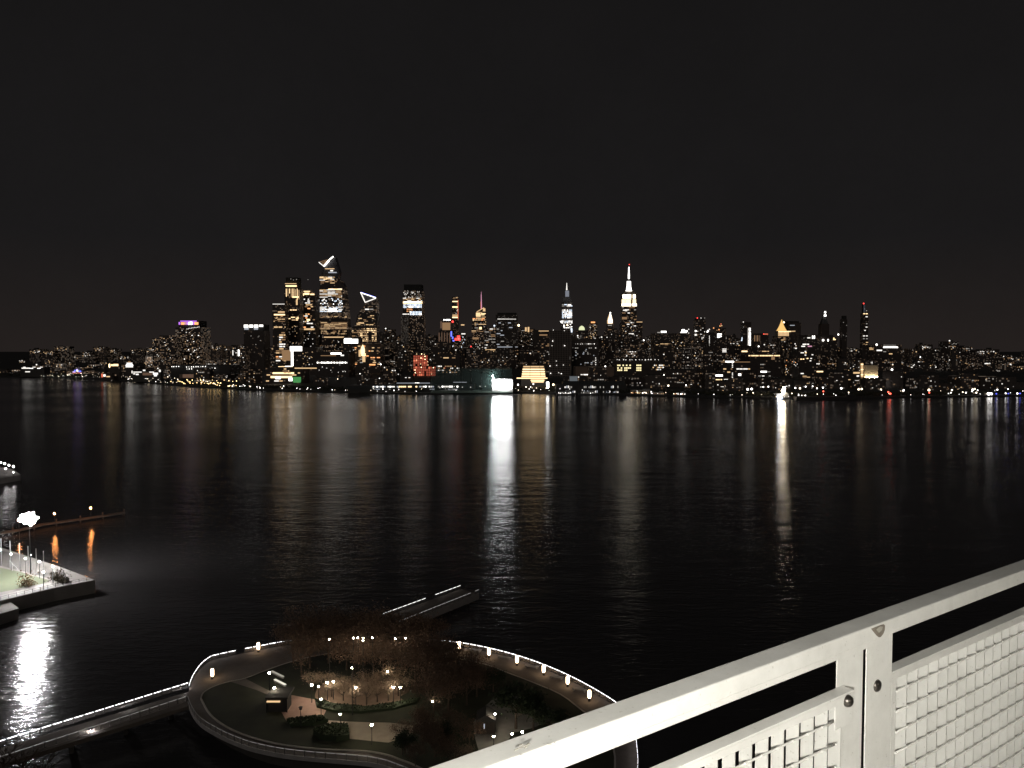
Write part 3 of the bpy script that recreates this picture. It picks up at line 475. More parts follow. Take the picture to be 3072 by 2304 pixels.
B.lit(2243, 984, 2246, 1036, 'D', 'edge_light'); B.ball(2230, 966, 1.5, 'w', 'beacon_light'); B.ball(2231, 981, 1.2, 'D', 'beacon_light'); B.ball(2225, 1021, 2, 'C', 'lamp'); B.lit(2225, 1012, 2227, 1019, 'C', 'lamp')
B = Bld('office_block', 'dim brown block with faint vertical light ribs and one red roof lamp', 2275, 3000); B.tier('wall', 2256, 2306, 1000, lit=.15, gain=.5)
for x, c in ((2263, 'h'), (2272, 'h'), (2268, 'q'), (2278, 'q')): B.lit(x, 1006, x + 2, 1024, c, 'light_rib')
B.lit(2290, 1001, 2304, 1003.5, 'r', 'roof_light'); B.ball(2291, 1002, 1.5, 'R', 'beacon_light'); B.ball(2276, 1039, 2.2, 'W', 'lamp'); B.ball(2293, 1034, 1.8, 'w', 'lamp')
B = Bld('gold_pyramid_tower', 'tower crowned by a gold floodlit pyramid spire', 2351, 3300, 'tower')
B.tier('wall', 2330, 2374, 1008, lit=.10, gain=1.0); B.tier('upper_wall', 2335, 2367, 995, 1008, back=6, dep=36, m=MATS['limestone']); GP = emit('gold_pyramid_glow', (1, .60, .20), 1.05)
B.lathe('spire_roof', 2351, [(12, 992), (9, 986), (5.2, 976), (2.5, 967), (1.4, 962), (.3, 958)], 4, GP, back=26); B.ball(2351.5, 967, 2.2, 'Y', 'spire_light', 14)
for i in range(8): B.lit(2335.5 + i * 4, 993, 2338.5 + i * 4, 997, 'G', 'parapet_light'); B.lit(2335.5 + i * 4, 998.5, 2338.3 + i * 4, 1008, 'g', 'lit_bay')
for i in range(6): B.lit(2366 + i * 3.4, 993 - i * .2, 2368.6 + i * 3.4, 996 - i * .2, 'G' if i < 2 else 'g', 'parapet_light', 4)
for x, w_, c in ((2343, 6, 'G'), (2350, 6, 'g'), (2356, 7, 'G'), (2350, 4, 'G')): B.lit(x, 1027, x + w_, 1031, c, 'setback_light')
B.lit(2350, 1012, 2356, 1028, 'h', 'washed_wall'); B.ball(2348.5, 1040, 1.8, 'K', 'lamp', -2); B.rows(2334, 1010, 2374, 1026, 4, .3, ['h', 'g'])
B = Bld('office_tower', 'plain black tower standing behind the gold pyramid', 2384, 3500); B.tier('wall', 2364, 2403, 968, lit=.03, gain=.5); B.tier('crown', 2368, 2398, 963, 968, back=5, m=ROOF); B.lit(2370, 975, 2384, 977, 'v')
B = Bld('clock_tower', 'slim dark tower marked only by two white lamps one above the other', 2475.5, 3400, 'tower'); B.tier('wall', 2464, 2488, 972, lit=.03, gain=.4); B.lathe('roof', 2475.5, [(10, 972), (6, 958), (3.5, 950), (3.5, 938), (1.5, 934)], 4, mat('slate', (.07, .07, .07), .8)); B.ball(2475.5, 936.5, 3, 'W', 'lantern', -1); B.lit(2472, 944, 2479, 949, 'W', 'lantern'); B.lit(2474.5, 940, 2477, 944, 'w', 'lantern')
B = Bld('office_block', 'block with two round white lamps and a small pair of bright slots', 2455, 3000); B.tier('wall', 2418, 2500, 1005, lit=.08, gain=.8); B.ball(2469.5, 1020.5, 3.2, 'W', 'round_lamp', -2); B.lit(2482.5, 1017.5, 2486, 1024, 'W', 'round_lamp'); B.lit(2436.5, 1007, 2439, 1016, 'W', 'bright_slot'); B.lit(2441.5, 1007, 2444.5, 1016, 'W', 'bright_slot'); B.lit(2422, 1012, 2431, 1015, 'w'); B.ball(2412, 1014, 1, 'D', 'lamp'); B.rows(2385, 1030, 2440, 1048, 3, .4, ['w', 'K', 'D'])
B = Bld('office_tower', 'small roof glowing yellow in two lit steps', 2500, 3300); B.tier('wall', 2492, 2512, 1012, lit=.08); B.lit(2496, 1013, 2503, 1018, 'G', 'lit_step'); B.lit(2496, 1017, 2507, 1020, 'G', 'lit_step'); B.ball(2498, 1010, 1.6, 'g', 'roof_lamp'); B.ball(2515, 1003.5, 2.6, 'W', 'roof_lamp')
B = Bld('office_tower', 'thin unlit tower between the twin white lamps and the red tipped tower', 2534, 3300); B.tier('wall', 2526, 2542, 958, lit=.03, gain=.5); B.tier('crown', 2530, 2541, 947, 958, back=4, m=ROOF); B.scat(2527, 960, 2541, 1010, 4, ['D'])
B = Bld('residential_tower', 'very slim dark tower with a red tip and sparse paired windows', 2597, 3300); B.tier('wall', 2588, 2606, 940, lit=.08, gain=.8, dep=22); B.tier('crown', 2590, 2598, 912, 940, back=4, dep=10, m=ROOF); B.ball(2591, 910.5, 2.1, 'R', 'beacon_light'); B.lit(2591, 914, 2595, 938, 'q', 'crown_light').data.materials[0] = emit('dim_steel_wash', (.7, .8, 1), .05); B.lit(2593, 925, 2595, 928, 'D', 'crown_light')
for x, y, w_, c in ((2590, 940, 5, 'G'), (2597, 940, 6, 'G'), (2598, 931, 3, 'D'), (2597, 949, 6, 'w'), (2598, 970, 4, 'D'), (2597, 980, 5, 'w'), (2593, 990, 4, 'w'), (2589, 1006.5, 6, 'w'), (2598, 1006.5, 5, 'w'), (2589, 1015, 5, 'D'), (2598, 1015, 5, 'D'), (2598, 1026, 6, 'g'), (2590, 1031, 5, 'h'), (2597, 1033, 5, 'g')): B.lit(x, y, x + w_, y + 2.4, c, 'window')
B = Bld('office_block', 'block with a long white lit top floor, second past the red tipped tower', 2672, 2500); B.tier('wall', 2630, 2705, 1034, lit=.06, gain=.8); B.lit(2650, 1040, 2690, 1043.5, 'W', 'lit_floor'); B.lit(2650, 1035, 2688, 1036.5, 'D', 'lit_floor'); B.lit(2630, 1049, 2646, 1053, 'w', 'lit_floor'); B.lit(2650, 1054, 2658, 1056, 'D'); B.lit(2667, 1060, 2677, 1063, 'g'); B.ball(2630, 1034, 3, 'W', 'roof_lamp', -2); B.ball(2692, 1042, 2, 'W', 'roof_lamp', -2); B.rows(2608, 1042, 2622, 1050, 3, .9, ['g', 'h'])
# floodlit cream wall
B = Bld('warehouse_block', 'block with a cream wall floodlit from below and a bright stair slot', 2600, 1700); B.tier('wall', 2532, 2582, 1118, lit=.05, gain=1.2); B.tier('stair_tower', 2582, 2591, 1088, back=3, dep=12, m=mat('pale_brick', (.35, .3, .24), .9)); B.tier('screen_wall', 2597, 2638, 1096, 1133, dep=4, back=6, m=mat('cream_wall', (.6, .52, .4), .85)); B.tier('lower_wall', 2591, 2650, 1133, dep=20, lit=.03, gain=.7)
for i in range(8): B.lit(2583, 1091 + i * 5.2, 2589.5, 1095 + i * 5.2, 'g' if i % 3 else 'G', 'stair_window')
for i in range(5): p = B.P(2601 + i * 8.2, 1132.5, 1); mb = MB(); mb.sphere((0, 0, 0), .45, 8, 5); mb.build('floodlight', emit('wall_flood_glow', (1, .80, .52), 420), B.root, loc=(p.x, 3.2, p.z + .2))
for r in ((2560, 1116, 2579, 1121), (2570, 1126, 2577, 1130), (2538, 1138, 2551, 1140), (2565, 1141, 2577, 1144), (2561, 1149, 2576, 1152), (2591, 1150, 2600, 1153), (2591, 1157, 2600, 1161)): B.lit(*r, R.choice(['g', 'w']))
B.lit(2608, 1153, 2628, 1161, 'h', 'lit_bay'); B.lit(2604, 1168, 2632, 1176, 'q', 'washed_wall'); B.scat(2532, 1098, 2582, 1112, 6, ['w', 'g'])
B = Bld('hotel_block', 'block washed in red light near the waterfront', 2842, 1750); B.tier('wall', 2806, 2880, 1136, lit=.10, gain=1)
for y in (1141, 1146.5, 1152):
    for i in range(9):
        x = 2808 + i * 7.4; B.lit(x, y, x + 5, y + 2.6, R.choice(['r', 'r', 'O', 'w']) if x > 2838 or y < 1143 else R.choice(['w', 'h', 'r']), 'window')
B.lit(2852, 1157, 2860, 1164, 'R', 'red_sign'); B.lit(2850, 1137, 2875, 1140, 'r', 'red_sign'); B.scat(2810, 1156, 2876, 1172, 14, ['w', 'W', 'g'], (2, 3.5))
B = Bld('office_block', 'block with a glowing violet white sign over the waterfront', 2020, 1600); B.tier('wall', 1992, 2052, 1110, lit=.05, gain=.8)
for i in range(7): B.lit(1994 + i * 7.6, 1140, 2000 + i * 7.6, 1149, 'V' if i in (0, 1, 4, 6) else 'C', 'lit_sign')
B.lit(2026, 1110, 2042, 1116, 'v', 'roof_light').data.materials[0] = emit('pale_screen', (.8, .95, 1), .25); B.rows(2026, 1121, 2046, 1130, 2, .7, ['w', 'r', 'D'])
B = Bld('office_block', 'low block with a long white lit floor above an orange shop row', 2130, 1650); B.tier('wall', 2085, 2170, 1118, lit=.05, gain=.8); B.lit(2123, 1124, 2168, 1129, 'W', 'lit_floor'); B.rows(2123, 1137, 2166, 1141, 1, .95, ['g', 'G']); B.rows(2124, 1142, 2150, 1147, 1, .8, ['O', 'h']); B.rows(2086, 1124, 2114, 1130, 1, .6, ['D']); B.rows(2086, 1136, 2114, 1140, 1, .7, ['g', 'w']); B.ball(2090, 1149, 2, 'w', 'lamp', -2)
B = Bld('office_block', 'glassy block with four patchy bright floors and a lit stair core', 2210, 1750); B.tier('wall', 2163, 2258, 1086, lit=.12, gain=.9, band=.4); B.lit(2176, 1083, 2202, 1087, 'W', 'lit_floor'); B.lit(2163, 1085, 2250, 1087, 'h', 'lit_floor'); B.rows(2170, 1104, 2250, 1110, 1, .8, ['w', 'g', 'h']); B.rows(2170, 1113, 2250, 1120, 1, .6, ['g', 'h', 'w']); B.lit(2215, 1121, 2223, 1127, 'W'); B.rows(2172, 1136, 2205, 1142, 1, .95, ['D', 'h', 'w'])
for y in (1090, 1095, 1100, 1118, 1123, 1130, 1145, 1150): B.lit(2196, y, 2198.6, y + 3, 'w', 'stair_light')
B = Bld('office_block', 'wide low block under a dotted gold roof line', 2300, 1900); B.tier('wall', 2248, 2345, 1064, lit=.05, gain=.8)
for i in range(22): B.lit(2246 + i * 4.3, 1065.4, 2249 + i * 4.3, 1068.6, 'G' if R.random() < .7 else 'g', 'roof_line')
B.lit(2314, 1071, 2324, 1079, 'h'); B.lit(2225, 1052, 2242, 1056, 'G', 'lit_floor'); B.rows(2286, 1052, 2312, 1056, 1, .8, ['g']); B.rows(2276, 1091, 2312, 1096, 1, .6, ['D']); B.lit(2282, 1113, 2300, 1117.5, 'W'); B.rows(2300, 1114, 2314, 1117, 1, .9, ['D']); B.rows(2275, 1126, 2312, 1130, 1, .7, ['w', 'D']); B.rows(2275, 1146, 2290, 1150, 1, .8, ['w', 'D']); B.rows(2320, 1145, 2346, 1148, 1, .9, ['w', 'g'])
B = Bld('apartment_block', 'block with two warm lit floors and a yellow roof sign on a slant', 2432, 1800); B.tier('wall', 2396, 2460, 1100, lit=.08, gain=.9); B.lit(2450, 1113, 2469, 1116.5, 'G', 'roof_sign'); B.rows(2408, 1127, 2430, 1133, 2, .85, ['g', 'h']); B.lit(2408, 1140, 2430, 1142, 'h'); B.lit(2402, 1119, 2411, 1122, 'w'); B.rows(2400, 1054, 2440, 1062, 2, .0, ['w'])
B = Bld('apartment_block', 'block with three pairs of white windows high behind the waterfront', 2420, 2300); B.tier('wall', 2392, 2450, 1050, lit=.06, gain=.8)
for x, y in ((2402, 1057), (2407, 1057), (2414, 1053), (2415, 1057), (2414, 1064), (2401, 1076), (2408, 1076), (2420, 1074), (2431, 1074), (2435, 1063), (2429, 1081)): B.lit(x, y, x + 4.6, y + 2.6, R.choice(['w', 'w', 'G']), 'window')
B = Bld('apartment_block', 'warm windowed apartment block under the gold pyramid', 2378, 2000); B.tier('wall', 2352, 2400, 1075, lit=.15, gain=.9); B.scat(2354, 1078, 2398, 1135, 26, ['O', 'w', 'g', 'h'])
# ------------------------------------------------ north end details
B = Bld('event_tent', 'small peaked tent glowing blue and violet on the far north shore', 231, 1770, 'tent'); B.lathe('canopy', 231, [(15, 1119), (14, 1115), (6, 1108), (2, 1104), (.3, 1099)], 8, mat('tent_cloth', (.5, .5, .55), .8), back=8)
for r, c in (((218, 1114.5, 226, 1117), 'V'), ((229, 1107, 233, 1110), 'V'), ((229, 1110, 235, 1115), 'w'), ((236, 1112.5, 243, 1115.5), 'B'), ((217, 1118, 245, 1119.6), 'r'), ((223, 1110, 227, 1113), 'B')): B.lit(*r, c, 'tent_light', -1.5)
B = Bld('north_terminal', 'brilliantly lit low terminal at the far north end of the shore', 96, 1900, 'terminal'); B.tier('wall', 60, 132, 1102, dep=25, m=mat('terminal_wall', (.08, .075, .07), .8)); B.lit(65, 1103, 90, 1106, 'w', 'lit_floor'); B.rows(90, 1103.5, 128, 1106.5, 1, .7, ['G', 'W', 'g'], seg=(2, 6)); B.lit(76, 1114, 90, 1116.5, 'w', 'lit_floor'); B.lit(70, 1100.5, 77, 1102.5, 'w', 'lit_floor'); B.rows(98, 1100, 128, 1103, 1, .5, ['w', 'g'])
B = Bld('ferry_landing', 'low landing with white domed lights beside the long dark shed', 387, 1740, 'landing'); B.tier('wall', 376, 402, 1094, dep=12, lit=.05)
for r, c in (((380, 1088, 397, 1093), 'w'), ((378, 1094, 399, 1098), 'W'), ((377, 1099, 399, 1102), 'w'), ((384, 1084, 392, 1088), 'h')): B.lit(*r, c, 'lit_floor')
B = Bld('shop_row', 'row of small yellow lit shopfronts on the north shore', 341, 1745, 'shops'); B.tier('wall', 325, 358, 1089, dep=10, lit=.05); B.lit(333, 1093, 341, 1098, 'G', 'shopfront'); B.lit(341, 1092, 355, 1098, 'G', 'shopfront'); B.lit(327, 1092, 330, 1102, 'Y', 'shopfront')
B = Bld('boat_club', 'low club house with red, white and gold fronts at the north waterfront', 316, 1725, 'club house'); B.tier('wall', 303, 334, 1119, dep=10, lit=.05); B.lit(304, 1121, 309, 1132, 'r', 'front'); B.lit(310, 1123, 317, 1130, 'w', 'front'); B.lit(319, 1128, 330, 1131.5, 'g', 'front')
B = Bld('work_yard', 'two blazing white work yards between club house and long shed', 430, 1650, 'yard'); B.tier('wall', 398, 482, 1114, dep=14, m=mat('yard_wall', (.1, .095, .09), .9)); 
for r, c in (((400, 1115, 425, 1117.5), 'w'), ((395, 1112, 397.5, 1120), 'w'), ((448, 1115, 462, 1117.5), 'w'), ((459, 1118, 474, 1124), 'w'), ((462, 1124, 471, 1129), 'w'), ((477, 1109, 482, 1116), 'w'), ((429, 1109, 436, 1113), 'w'), ((400, 1120, 406, 1123), 'w'), ((408, 1121, 416, 1125), 'w'), ((428, 1118, 456, 1126), 'q')): B.lit(*r, c, 'work_light')
# ------------------------------------------------ infill city, back to front; each block is its own building
ANCH = [(-200, 'the north end'), (96, 'the lit terminal'), (231, 'the violet tent'), (565, 'the pink crowned tower'), (760, 'the four-panel tower'), (1000, 'the peaked tower'), (1108, 'the triangle-topped tower'), (1238, 'the white banded tower'), (1440, 'the pink spire'), (1520, 'the black slab'), (1702, 'the silver spire'), (1888, 'the white spired tower'), (2101, 'the red-beaconed tower'), (2240, 'the white-edged tower'), (2351, 'the gold pyramid'), (2475, 'the twin lamps'), (2597, 'the red-tipped tower'), (2842, 'the red-washed block'), (3400, 'the south end')]
PROF = [(-100, 1100), (30, 1090), (60, 1070), (110, 1042), (140, 1030), (200, 1040), (290, 1040), (310, 1032), (365, 1040), (372, 1060), (400, 1040), (450, 1020), (470, 1010), (610, 1022), (660, 1020), (690, 1035), (800, 1025), (850, 1030), (1050, 1010), (1140, 990), (1165, 982), (1200, 985), (1275, 990), (1310, 985), (1400, 996), (1480, 1000), (1560, 996), (1640, 1000), (1720, 1000), (1800, 985), (1850, 985), (1940, 1005), (2000, 1000), (2080, 1000), (2130, 990), (2200, 1000), (2310, 1010), (2420, 1015), (2500, 1020), (2560, 1030), (2640, 1040), (2700, 1036), (2790, 1030), (2850, 1018), (2875, 1008), (2900, 1024), (2950, 1026), (2990, 1045), (3100, 1050), (3300, 1050)]
def prof(x):
    for (a, b), (c, d) in zip(PROF, PROF[1:]):
        if a <= x <= c: return b + (d - b) * (x - a) / (c - a)
    return 1060
ROWS = [('back', 3300, 0, 26, 24, 48, .10), ('middle', 2350, 34, 66, 26, 56, .14), ('front', 1720, 74, 100, 34, 74, .11)]
TINT = {0: ('brown', 0), 1: ('grey', .4), 2: ('dark', .2)}
cnt = {}
todo = []
for rn, D0, lo, hi, w0, w1, li in ROWS:
    x = -40
    while x < 3110:
        wd = R.uniform(w0, w1); yt = prof(x + wd / 2) + R.uniform(lo, hi)
        xm = x + wd / 2
        if rn == 'front':
            yt = max(yt, 1088 if xm < 1500 else 1072); yt = min(yt, shore_y(xm) - 22)
            D = 75 * FPX / (shore_y(xm) - 1035) * 1.10 + R.uniform(20, 120)
            if 1240 < xm < 1480 or (740 < xm < 1140 and R.random() < .65) or 1540 < xm < 1670: x += wd; continue
            yt = max(yt, shore_y(xm) - R.uniform(38, 84))
        else: D = D0 + R.uniform(-150, 250)
        if xm < 420: D = max(D, 1960 + R.uniform(0, 200))
        todo.append((rn, x, x + wd, yt, D, li)); x += wd * R.uniform(.82, 1.12)
for rn, x0, x1, yt, D, li in todo:
    xm = (x0 + x1) / 2; a = max(i for i in range(len(ANCH)) if ANCH[i][0] <= xm)
    k = (rn, a); n = cnt.get(k, 0); cnt[k] = n + 1
    north = xm < 820; dens = R.uniform(.5, 1.5) * li * (2.1 if north else 1.0); tn, cool = TINT[R.randrange(3)]
    kind = 'apartment block' if north or R.random() < .45 else 'office block'
    lamps = 'many window lights' if dens > li * 1.5 * (1.4 if north else .8) else 'few window lights' if dens < li * .7 * (2.1 if north else 1) else 'scattered window lights'
    tall = x1 - x0 < 34
    lab = f"{'slim' if tall else 'wide'} {tn} block, {ORD[n]} of the {rn} row from {ANCH[a][1][4:]} towards {ANCH[a + 1][1][4:]}"
    B = Bld(kind.replace(' ', '_'), lab, xm, D, 'building', f'{rn} row city blocks')
    rot = R.choice([0, 0, R.uniform(.25, .8), -R.uniform(.2, .6)])
    B.tier('wall', x0, x1, yt, rot=rot, dep=(x1 - x0) * D / FPX * R.uniform(.6, .9), lit=dens * 1.5, gain=R.uniform(.35, 1.0), band=R.choice([0, 0, .3, .8]), cool=cool * R.uniform(.3, 1.2), cw=R.uniform(3.6, 5.5), ch=R.uniform(3.3, 4.2))
    f = R.uniform(.15, .4) * (x1 - x0); xa = R.uniform(x0 + 2, x1 - f - 2) if x1 - f - 2 > x0 + 2 else x0 + 1
    B.tier('rooftop_plant', xa + (x1 - x0) * .1 * (rot != 0), min(xa + f, x1 - 2), yt - R.uniform(1.5, 5), yt, back=5 if rot == 0 else (x1 - x0) * D / FPX * .3, dep=f * D / FPX * .6, m=ROOF)
    bot = {'back': 1050, 'middle': 1100, 'front': shore_y(xm) - 10}[rn]; bot = max(bot, yt + 14); wdp = x1 - x0
    warm = ['w', 'D', 'D', 'h', 'h', 'g', 'w', 'D', 'D', 'h', 'h'] if not north else ['w', 'g', 'h', 'h', 'h', 'D', 'D', 'g']
    if xm > 1960: dens *= .7
    B.scat(x0 + .12 * wdp, yt + 2, x1 - .12 * wdp, bot, int(R.uniform(4, 11) * (1.8 if north else 1)), warm, (1.1, 2.6) if xm < 1200 else (1.1, 3.6))
    if R.random() < .4:
        y = R.uniform(yt + 2, bot - 3); c = R.choice(['w', 'g', 'h', 'D']); xs = R.uniform(x0 + .15 * wdp, xm); B.rows(xs, y, x1 - .15 * wdp, y + 2.4 + R.uniform(0, 3), 1, .8, [c, c, 'D'], seg=(2, 6))
    if R.random() < .10: B.ball(R.uniform(x0 + 4, x1 - 4), yt - 2.2, R.uniform(1.2, 2.2), R.choice(['W', 'W', 'R', 'w']), 'roof_lamp', 3)
# ------------------------------------------------ pier sheds, driving range net, vessels
B = Bld('pier_shed', 'long dark pier shed with lit eaves between the tower cluster and the netting', 1220, 1290, 'shed'); sh_ = MATS['shed_steel']
B.prism('wall', [(1045, 1181), (1420, 1186), (1420, 1166), (1045, 1166)], 40, m=sh_); B.prism('roof', [(1040, 1166), (1424, 1166), (1424, 1152), (1230, 1148), (1150, 1156), (1040, 1158)], 44, m=mat('shed_roof', (.05, .055, .056), .6, 0, .3, .05), back=-1)
for i in range(46):
    x = 1118 + i * 5.6; c = 'G' if 1196 < x < 1248 else R.choice(['w', 'D', 'w', 'v', 'W']); 
    if R.random() < .86: B.lit(x, 1158.5 - (x - 1118) * .004, x + 4.6, 1162, c, 'eaves_light', -1.5)
for x in (1120, 1132, 1158, 1195, 1215, 1320, 1332, 1346, 1352, 1368): B.ball(x, R.uniform(1160, 1178), 1.3, R.choice(['w', 'W']), 'globe_lamp', -2)
B.scat(1330, 1156, 1374, 1182, 40, ['w', 'D', 'v'], (1.2, 2.6)); B.rows(1120, 1166, 1400, 1169, 1, .35, ['D', 'v'], seg=(3, 14))
for x0, x1, y, c in ((1190, 1290, 1148.5, 'v'), (1245, 1258, 1148, 'W'), (1360, 1400, 1146, 'v')): B.lit(x0, y, x1, y + 1.4, c, 'ridge_light', -1.2)
NETM = bpy.data.materials.new('teal_net'); _N, _L = nodes(NETM); _b = _N['Principled BSDF']; _b.inputs['Base Color'].default_value = (.20, .31, .29, 1); _b.inputs['Alpha'].default_value = .22; _b.inputs['Roughness'].default_value = .9; _b.inputs['Transmission Weight'].default_value = 0
B = Bld('golf_net', 'tall teal golf range netting hung on poles, lit from one end', 1400, 1262, 'netting'); q0, q1 = B.P(1292, 1108), B.P(1536, 1106); zb = B.P(1300, 1184).z
mb = MB(); mb.quad([(q0.x, 0, zb), (q1.x, 0, zb), (q1.x, 0, q1.z), (q0.x, 0, q0.z)]); mb.build('net', NETM, B.root); mb = MB(); mb.quad([(q0.x, 70, zb), (q1.x, 70, zb), (q1.x, 70, q1.z), (q0.x, 70, q0.z)]); mb.build('net', NETM, B.root); mb = MB(); mb.quad([(q0.x, 0, zb), (q0.x, 70, zb), (q0.x, 70, q0.z), (q0.x, 0, q0.z)]); mb.build('net', NETM, B.root)
for i in range(9):
    for yy in (0, 70): x = q0.x + (q1.x - q0.x) * i / 8; mb = MB(); mb.tube([(0, 0, zb - .3), (0, 0, q0.z + .5)], .28, 6); mb.build('pole', DARK, B.root, loc=(x, yy, 0))
mb = MB(); mb.box(((q0.x + q1.x) / 2, 35, 1.2), (q1.x - q0.x, 74, 2.4)); mb.build('pier_base', mat('range_turf', (.22, .28, .24), .9), B.root)
for x in (1363, 1387, 1412, 1440, 1456, 1482): B.ball(x, R.uniform(1158, 1162), 1.1, 'w', 'lamp', -1)
B = Bld('golf_tee_building', 'open fronted tee building blazing with white floodlight', 1507, 1258, 'building'); 
for n_, r_ in (('wall', (1476, 1538, 1137)),): B.tier(n_, *r_, None, dep=14, m=mat('white_wall', (.7, .7, .7), .8), back=3)
B.tier('roof', 1474, 1540, 1134, 1137.5, dep=20, back=-2, m=ROOF)
FLD = emit('range_flood_glow', (1, 1, 1), 24)
for j in range(5):
    for i in range(9):
        x, y = 1484 + i * 6, 1142 + j * 5.2
        if ((x - 1508) / 27) ** 2 + ((y - 1152.5) / 13.5) ** 2 <= 1.0: o = B.ball(x + R.uniform(-1, 1), y + R.uniform(-.6, .6), R.uniform(4.0, 5.2), 'X', 'range_flood', 1.5); o.data.materials[0] = FLD
B.lit(1484, 1166, 1534, 1169, 'W', 'flood_bay', 2.7)
for i in range(3): o = B.ball(1478 - 0 + i * 2, 1128 + i * 8, 2.4, 'X', 'net_flood', -2); o.data.materials[0] = emit('net_flood_glow', (.85, 1, .98), 90)
B = Bld('quay_light_tower', 'single tall white light on the quay past the gold office', 1643, 1275, 'light tower'); B.tier('mast', 1642.5, 1644.5, 1150, None, dep=1, m=DARK)
for y in (1149, 1155, 1161): o = B.ball(1643, y, 4.2, 'X', 'lamp_head', -1.5)
B.ball(1660, 1154, 3, 'Y', 'lamp_head', -1.5)
B = Bld('pier_shed', 'two-storey pier shed with rows of dim windows left dark along the quay', 1790, 1262, 'shed'); B.root['label'] = 'two-storey dark pier shed with two rows of dim windows before the warehouse'
B.tier('wall', 1668, 1880, 1154, dep=45, m=sh_); B.tier('roof', 1690, 1876, 1146, 1154, back=6, dep=30, m=MATS['shed_roof'])
for y in (1157, 1171):
    for i in range(34):
        x = 1694 + i * 4.8
        if R.random() < .55: B.lit(x, y + R.uniform(0, 3), x + 2.6, y + 7, R.choice(['D', 'v', 'v', 'D', 'w']), 'window')
for x in (1680, 1747, 1709): B.ball(x, 1166 + (x % 7), 1.5, 'w', 'globe_lamp', -2)
def vessel(x0, x1, y, D, label, cols, hgt=7, cab=True, n=8):
    B = Bld('moored_boat', label, (x0 + x1) / 2, D, 'boat'); B.root.location.z = 0; B.o.z = 0; a, b = B.P(x0, y), B.P(x1, y); L_ = b.x - a.x; z = .0
    mb = MB(); pr = [(a.x + L_ * .02, -3), (b.x - L_ * .1, -3), (b.x, 0), (b.x - L_ * .1, 3), (a.x + L_ * .02, 3), (a.x, 0)]; mb.prism(pr, -.6, 2.2); mb.build('hull', mat('hull_paint', (.08, .08, .09), .5), B.root)
    mb = MB(); mb.prism([(a.x + L_ * .12, -2.4), (b.x - L_ * .22, -2.4), (b.x - L_ * .22, 2.4), (a.x + L_ * .12, 2.4)], 2.2, hgt - 1.5); mb.build('cabin', mat('cabin_paint', (.3, .3, .3), .6), B.root)
    mb = MB(); mb.prism([(a.x + L_ * .5, -1.8), (b.x - L_ * .28, -1.8), (b.x - L_ * .28, 1.8), (a.x + L_ * .5, 1.8)], hgt - 1.5, hgt); mb.build('wheelhouse', MATS['cabin_paint'], B.root)
    for i in range(n):
        mb = MB(); mb.sphere((0, 0, 0), .6, 6, 4); mb.build('deck_lamp', E(R.choice(cols)), B.root, loc=(a.x + L_ * (.14 + .62 * i / max(1, n - 1)), -2.8, 3.4 + R.uniform(-.4, .6)))
    return B
vessel(1668, 1725, 1184, 1235, 'long low moored boat with a dotted row of white lamps beside the tall white light', ['W', 'w'], n=8)
vessel(1735, 1800, 1184, 1238, 'moored boat with sparse white lamps before the two-storey shed', ['w', 'D', 'W'], n=7)
vessel(1880, 1975, 1178, 1246, 'moored party boat hung with orange and white lamps', ['Y', 'O', 'W', 'G'], 9, n=16)
vessel(2020, 2064, 1183, 1215, 'small moored boat with four orange white lamps', ['G', 'O', 'W'], n=5)
vessel(1955, 2000, 1182, 1218, 'small boat with dim gold lamps next to the party boat', ['g', 'h'], n=6)
B = vessel(2318, 2378, 1196, 1150, 'brightly lit tug with a glaring warm mast light and a blue white bow light', ['w', 'G'], 9, n=4)
for x, y, r, c in ((2350, 1172, 6, 'TW'), (2352, 1164, 4.5, 'TW'), (2348, 1179, 4, 'TW'), (2338, 1191, 5.5, 'TX'), (2345, 1193, 4, 'C'), (2333, 1190, 4, 'C')): p = B.P(x, y, -3.4); mb = MB(); mb.sphere((0, 0, 0), r * B.D / FPX, 8, 6); mb.build('mast_light', {'TW': emit('tug_warm_flood', (1, .84, .6), 34), 'TX': emit('tug_white_flood', (.9, .92, 1), 30)}.get(c) or E(c), B.root, loc=(p.x, -3.6, p.z))
p = B.P(2350, 1172); mb = MB(); mb.tube([(0, 0, 6), (0, 0, p.z + 6)], .2, 6); mb.build('mast', DARK, B.root, loc=(p.x, 0, 0))
B = Bld('moored_barge', 'long dark barge lying in front of the shore below the twin lamps', 2480, 1140, 'barge'); B.root.location.z = 0; B.o.z = 0; a, b = B.P(2385, 1200), B.P(2585, 1200); mb = MB(); mb.prism([(a.x, -5), (b.x - 4, -5), (b.x, 0), (b.x - 4, 5), (a.x, 5)], -.8, 3.4); mb.build('hull', mat('barge_paint', (.045, .04, .04), .8), B.root); mb = MB(); mb.prism([(b.x - 22, -3), (b.x - 10, -3), (b.x - 10, 3), (b.x - 22, 3)], 3.4, 6.2); mb.build('cabin', MATS['barge_paint'], B.root)
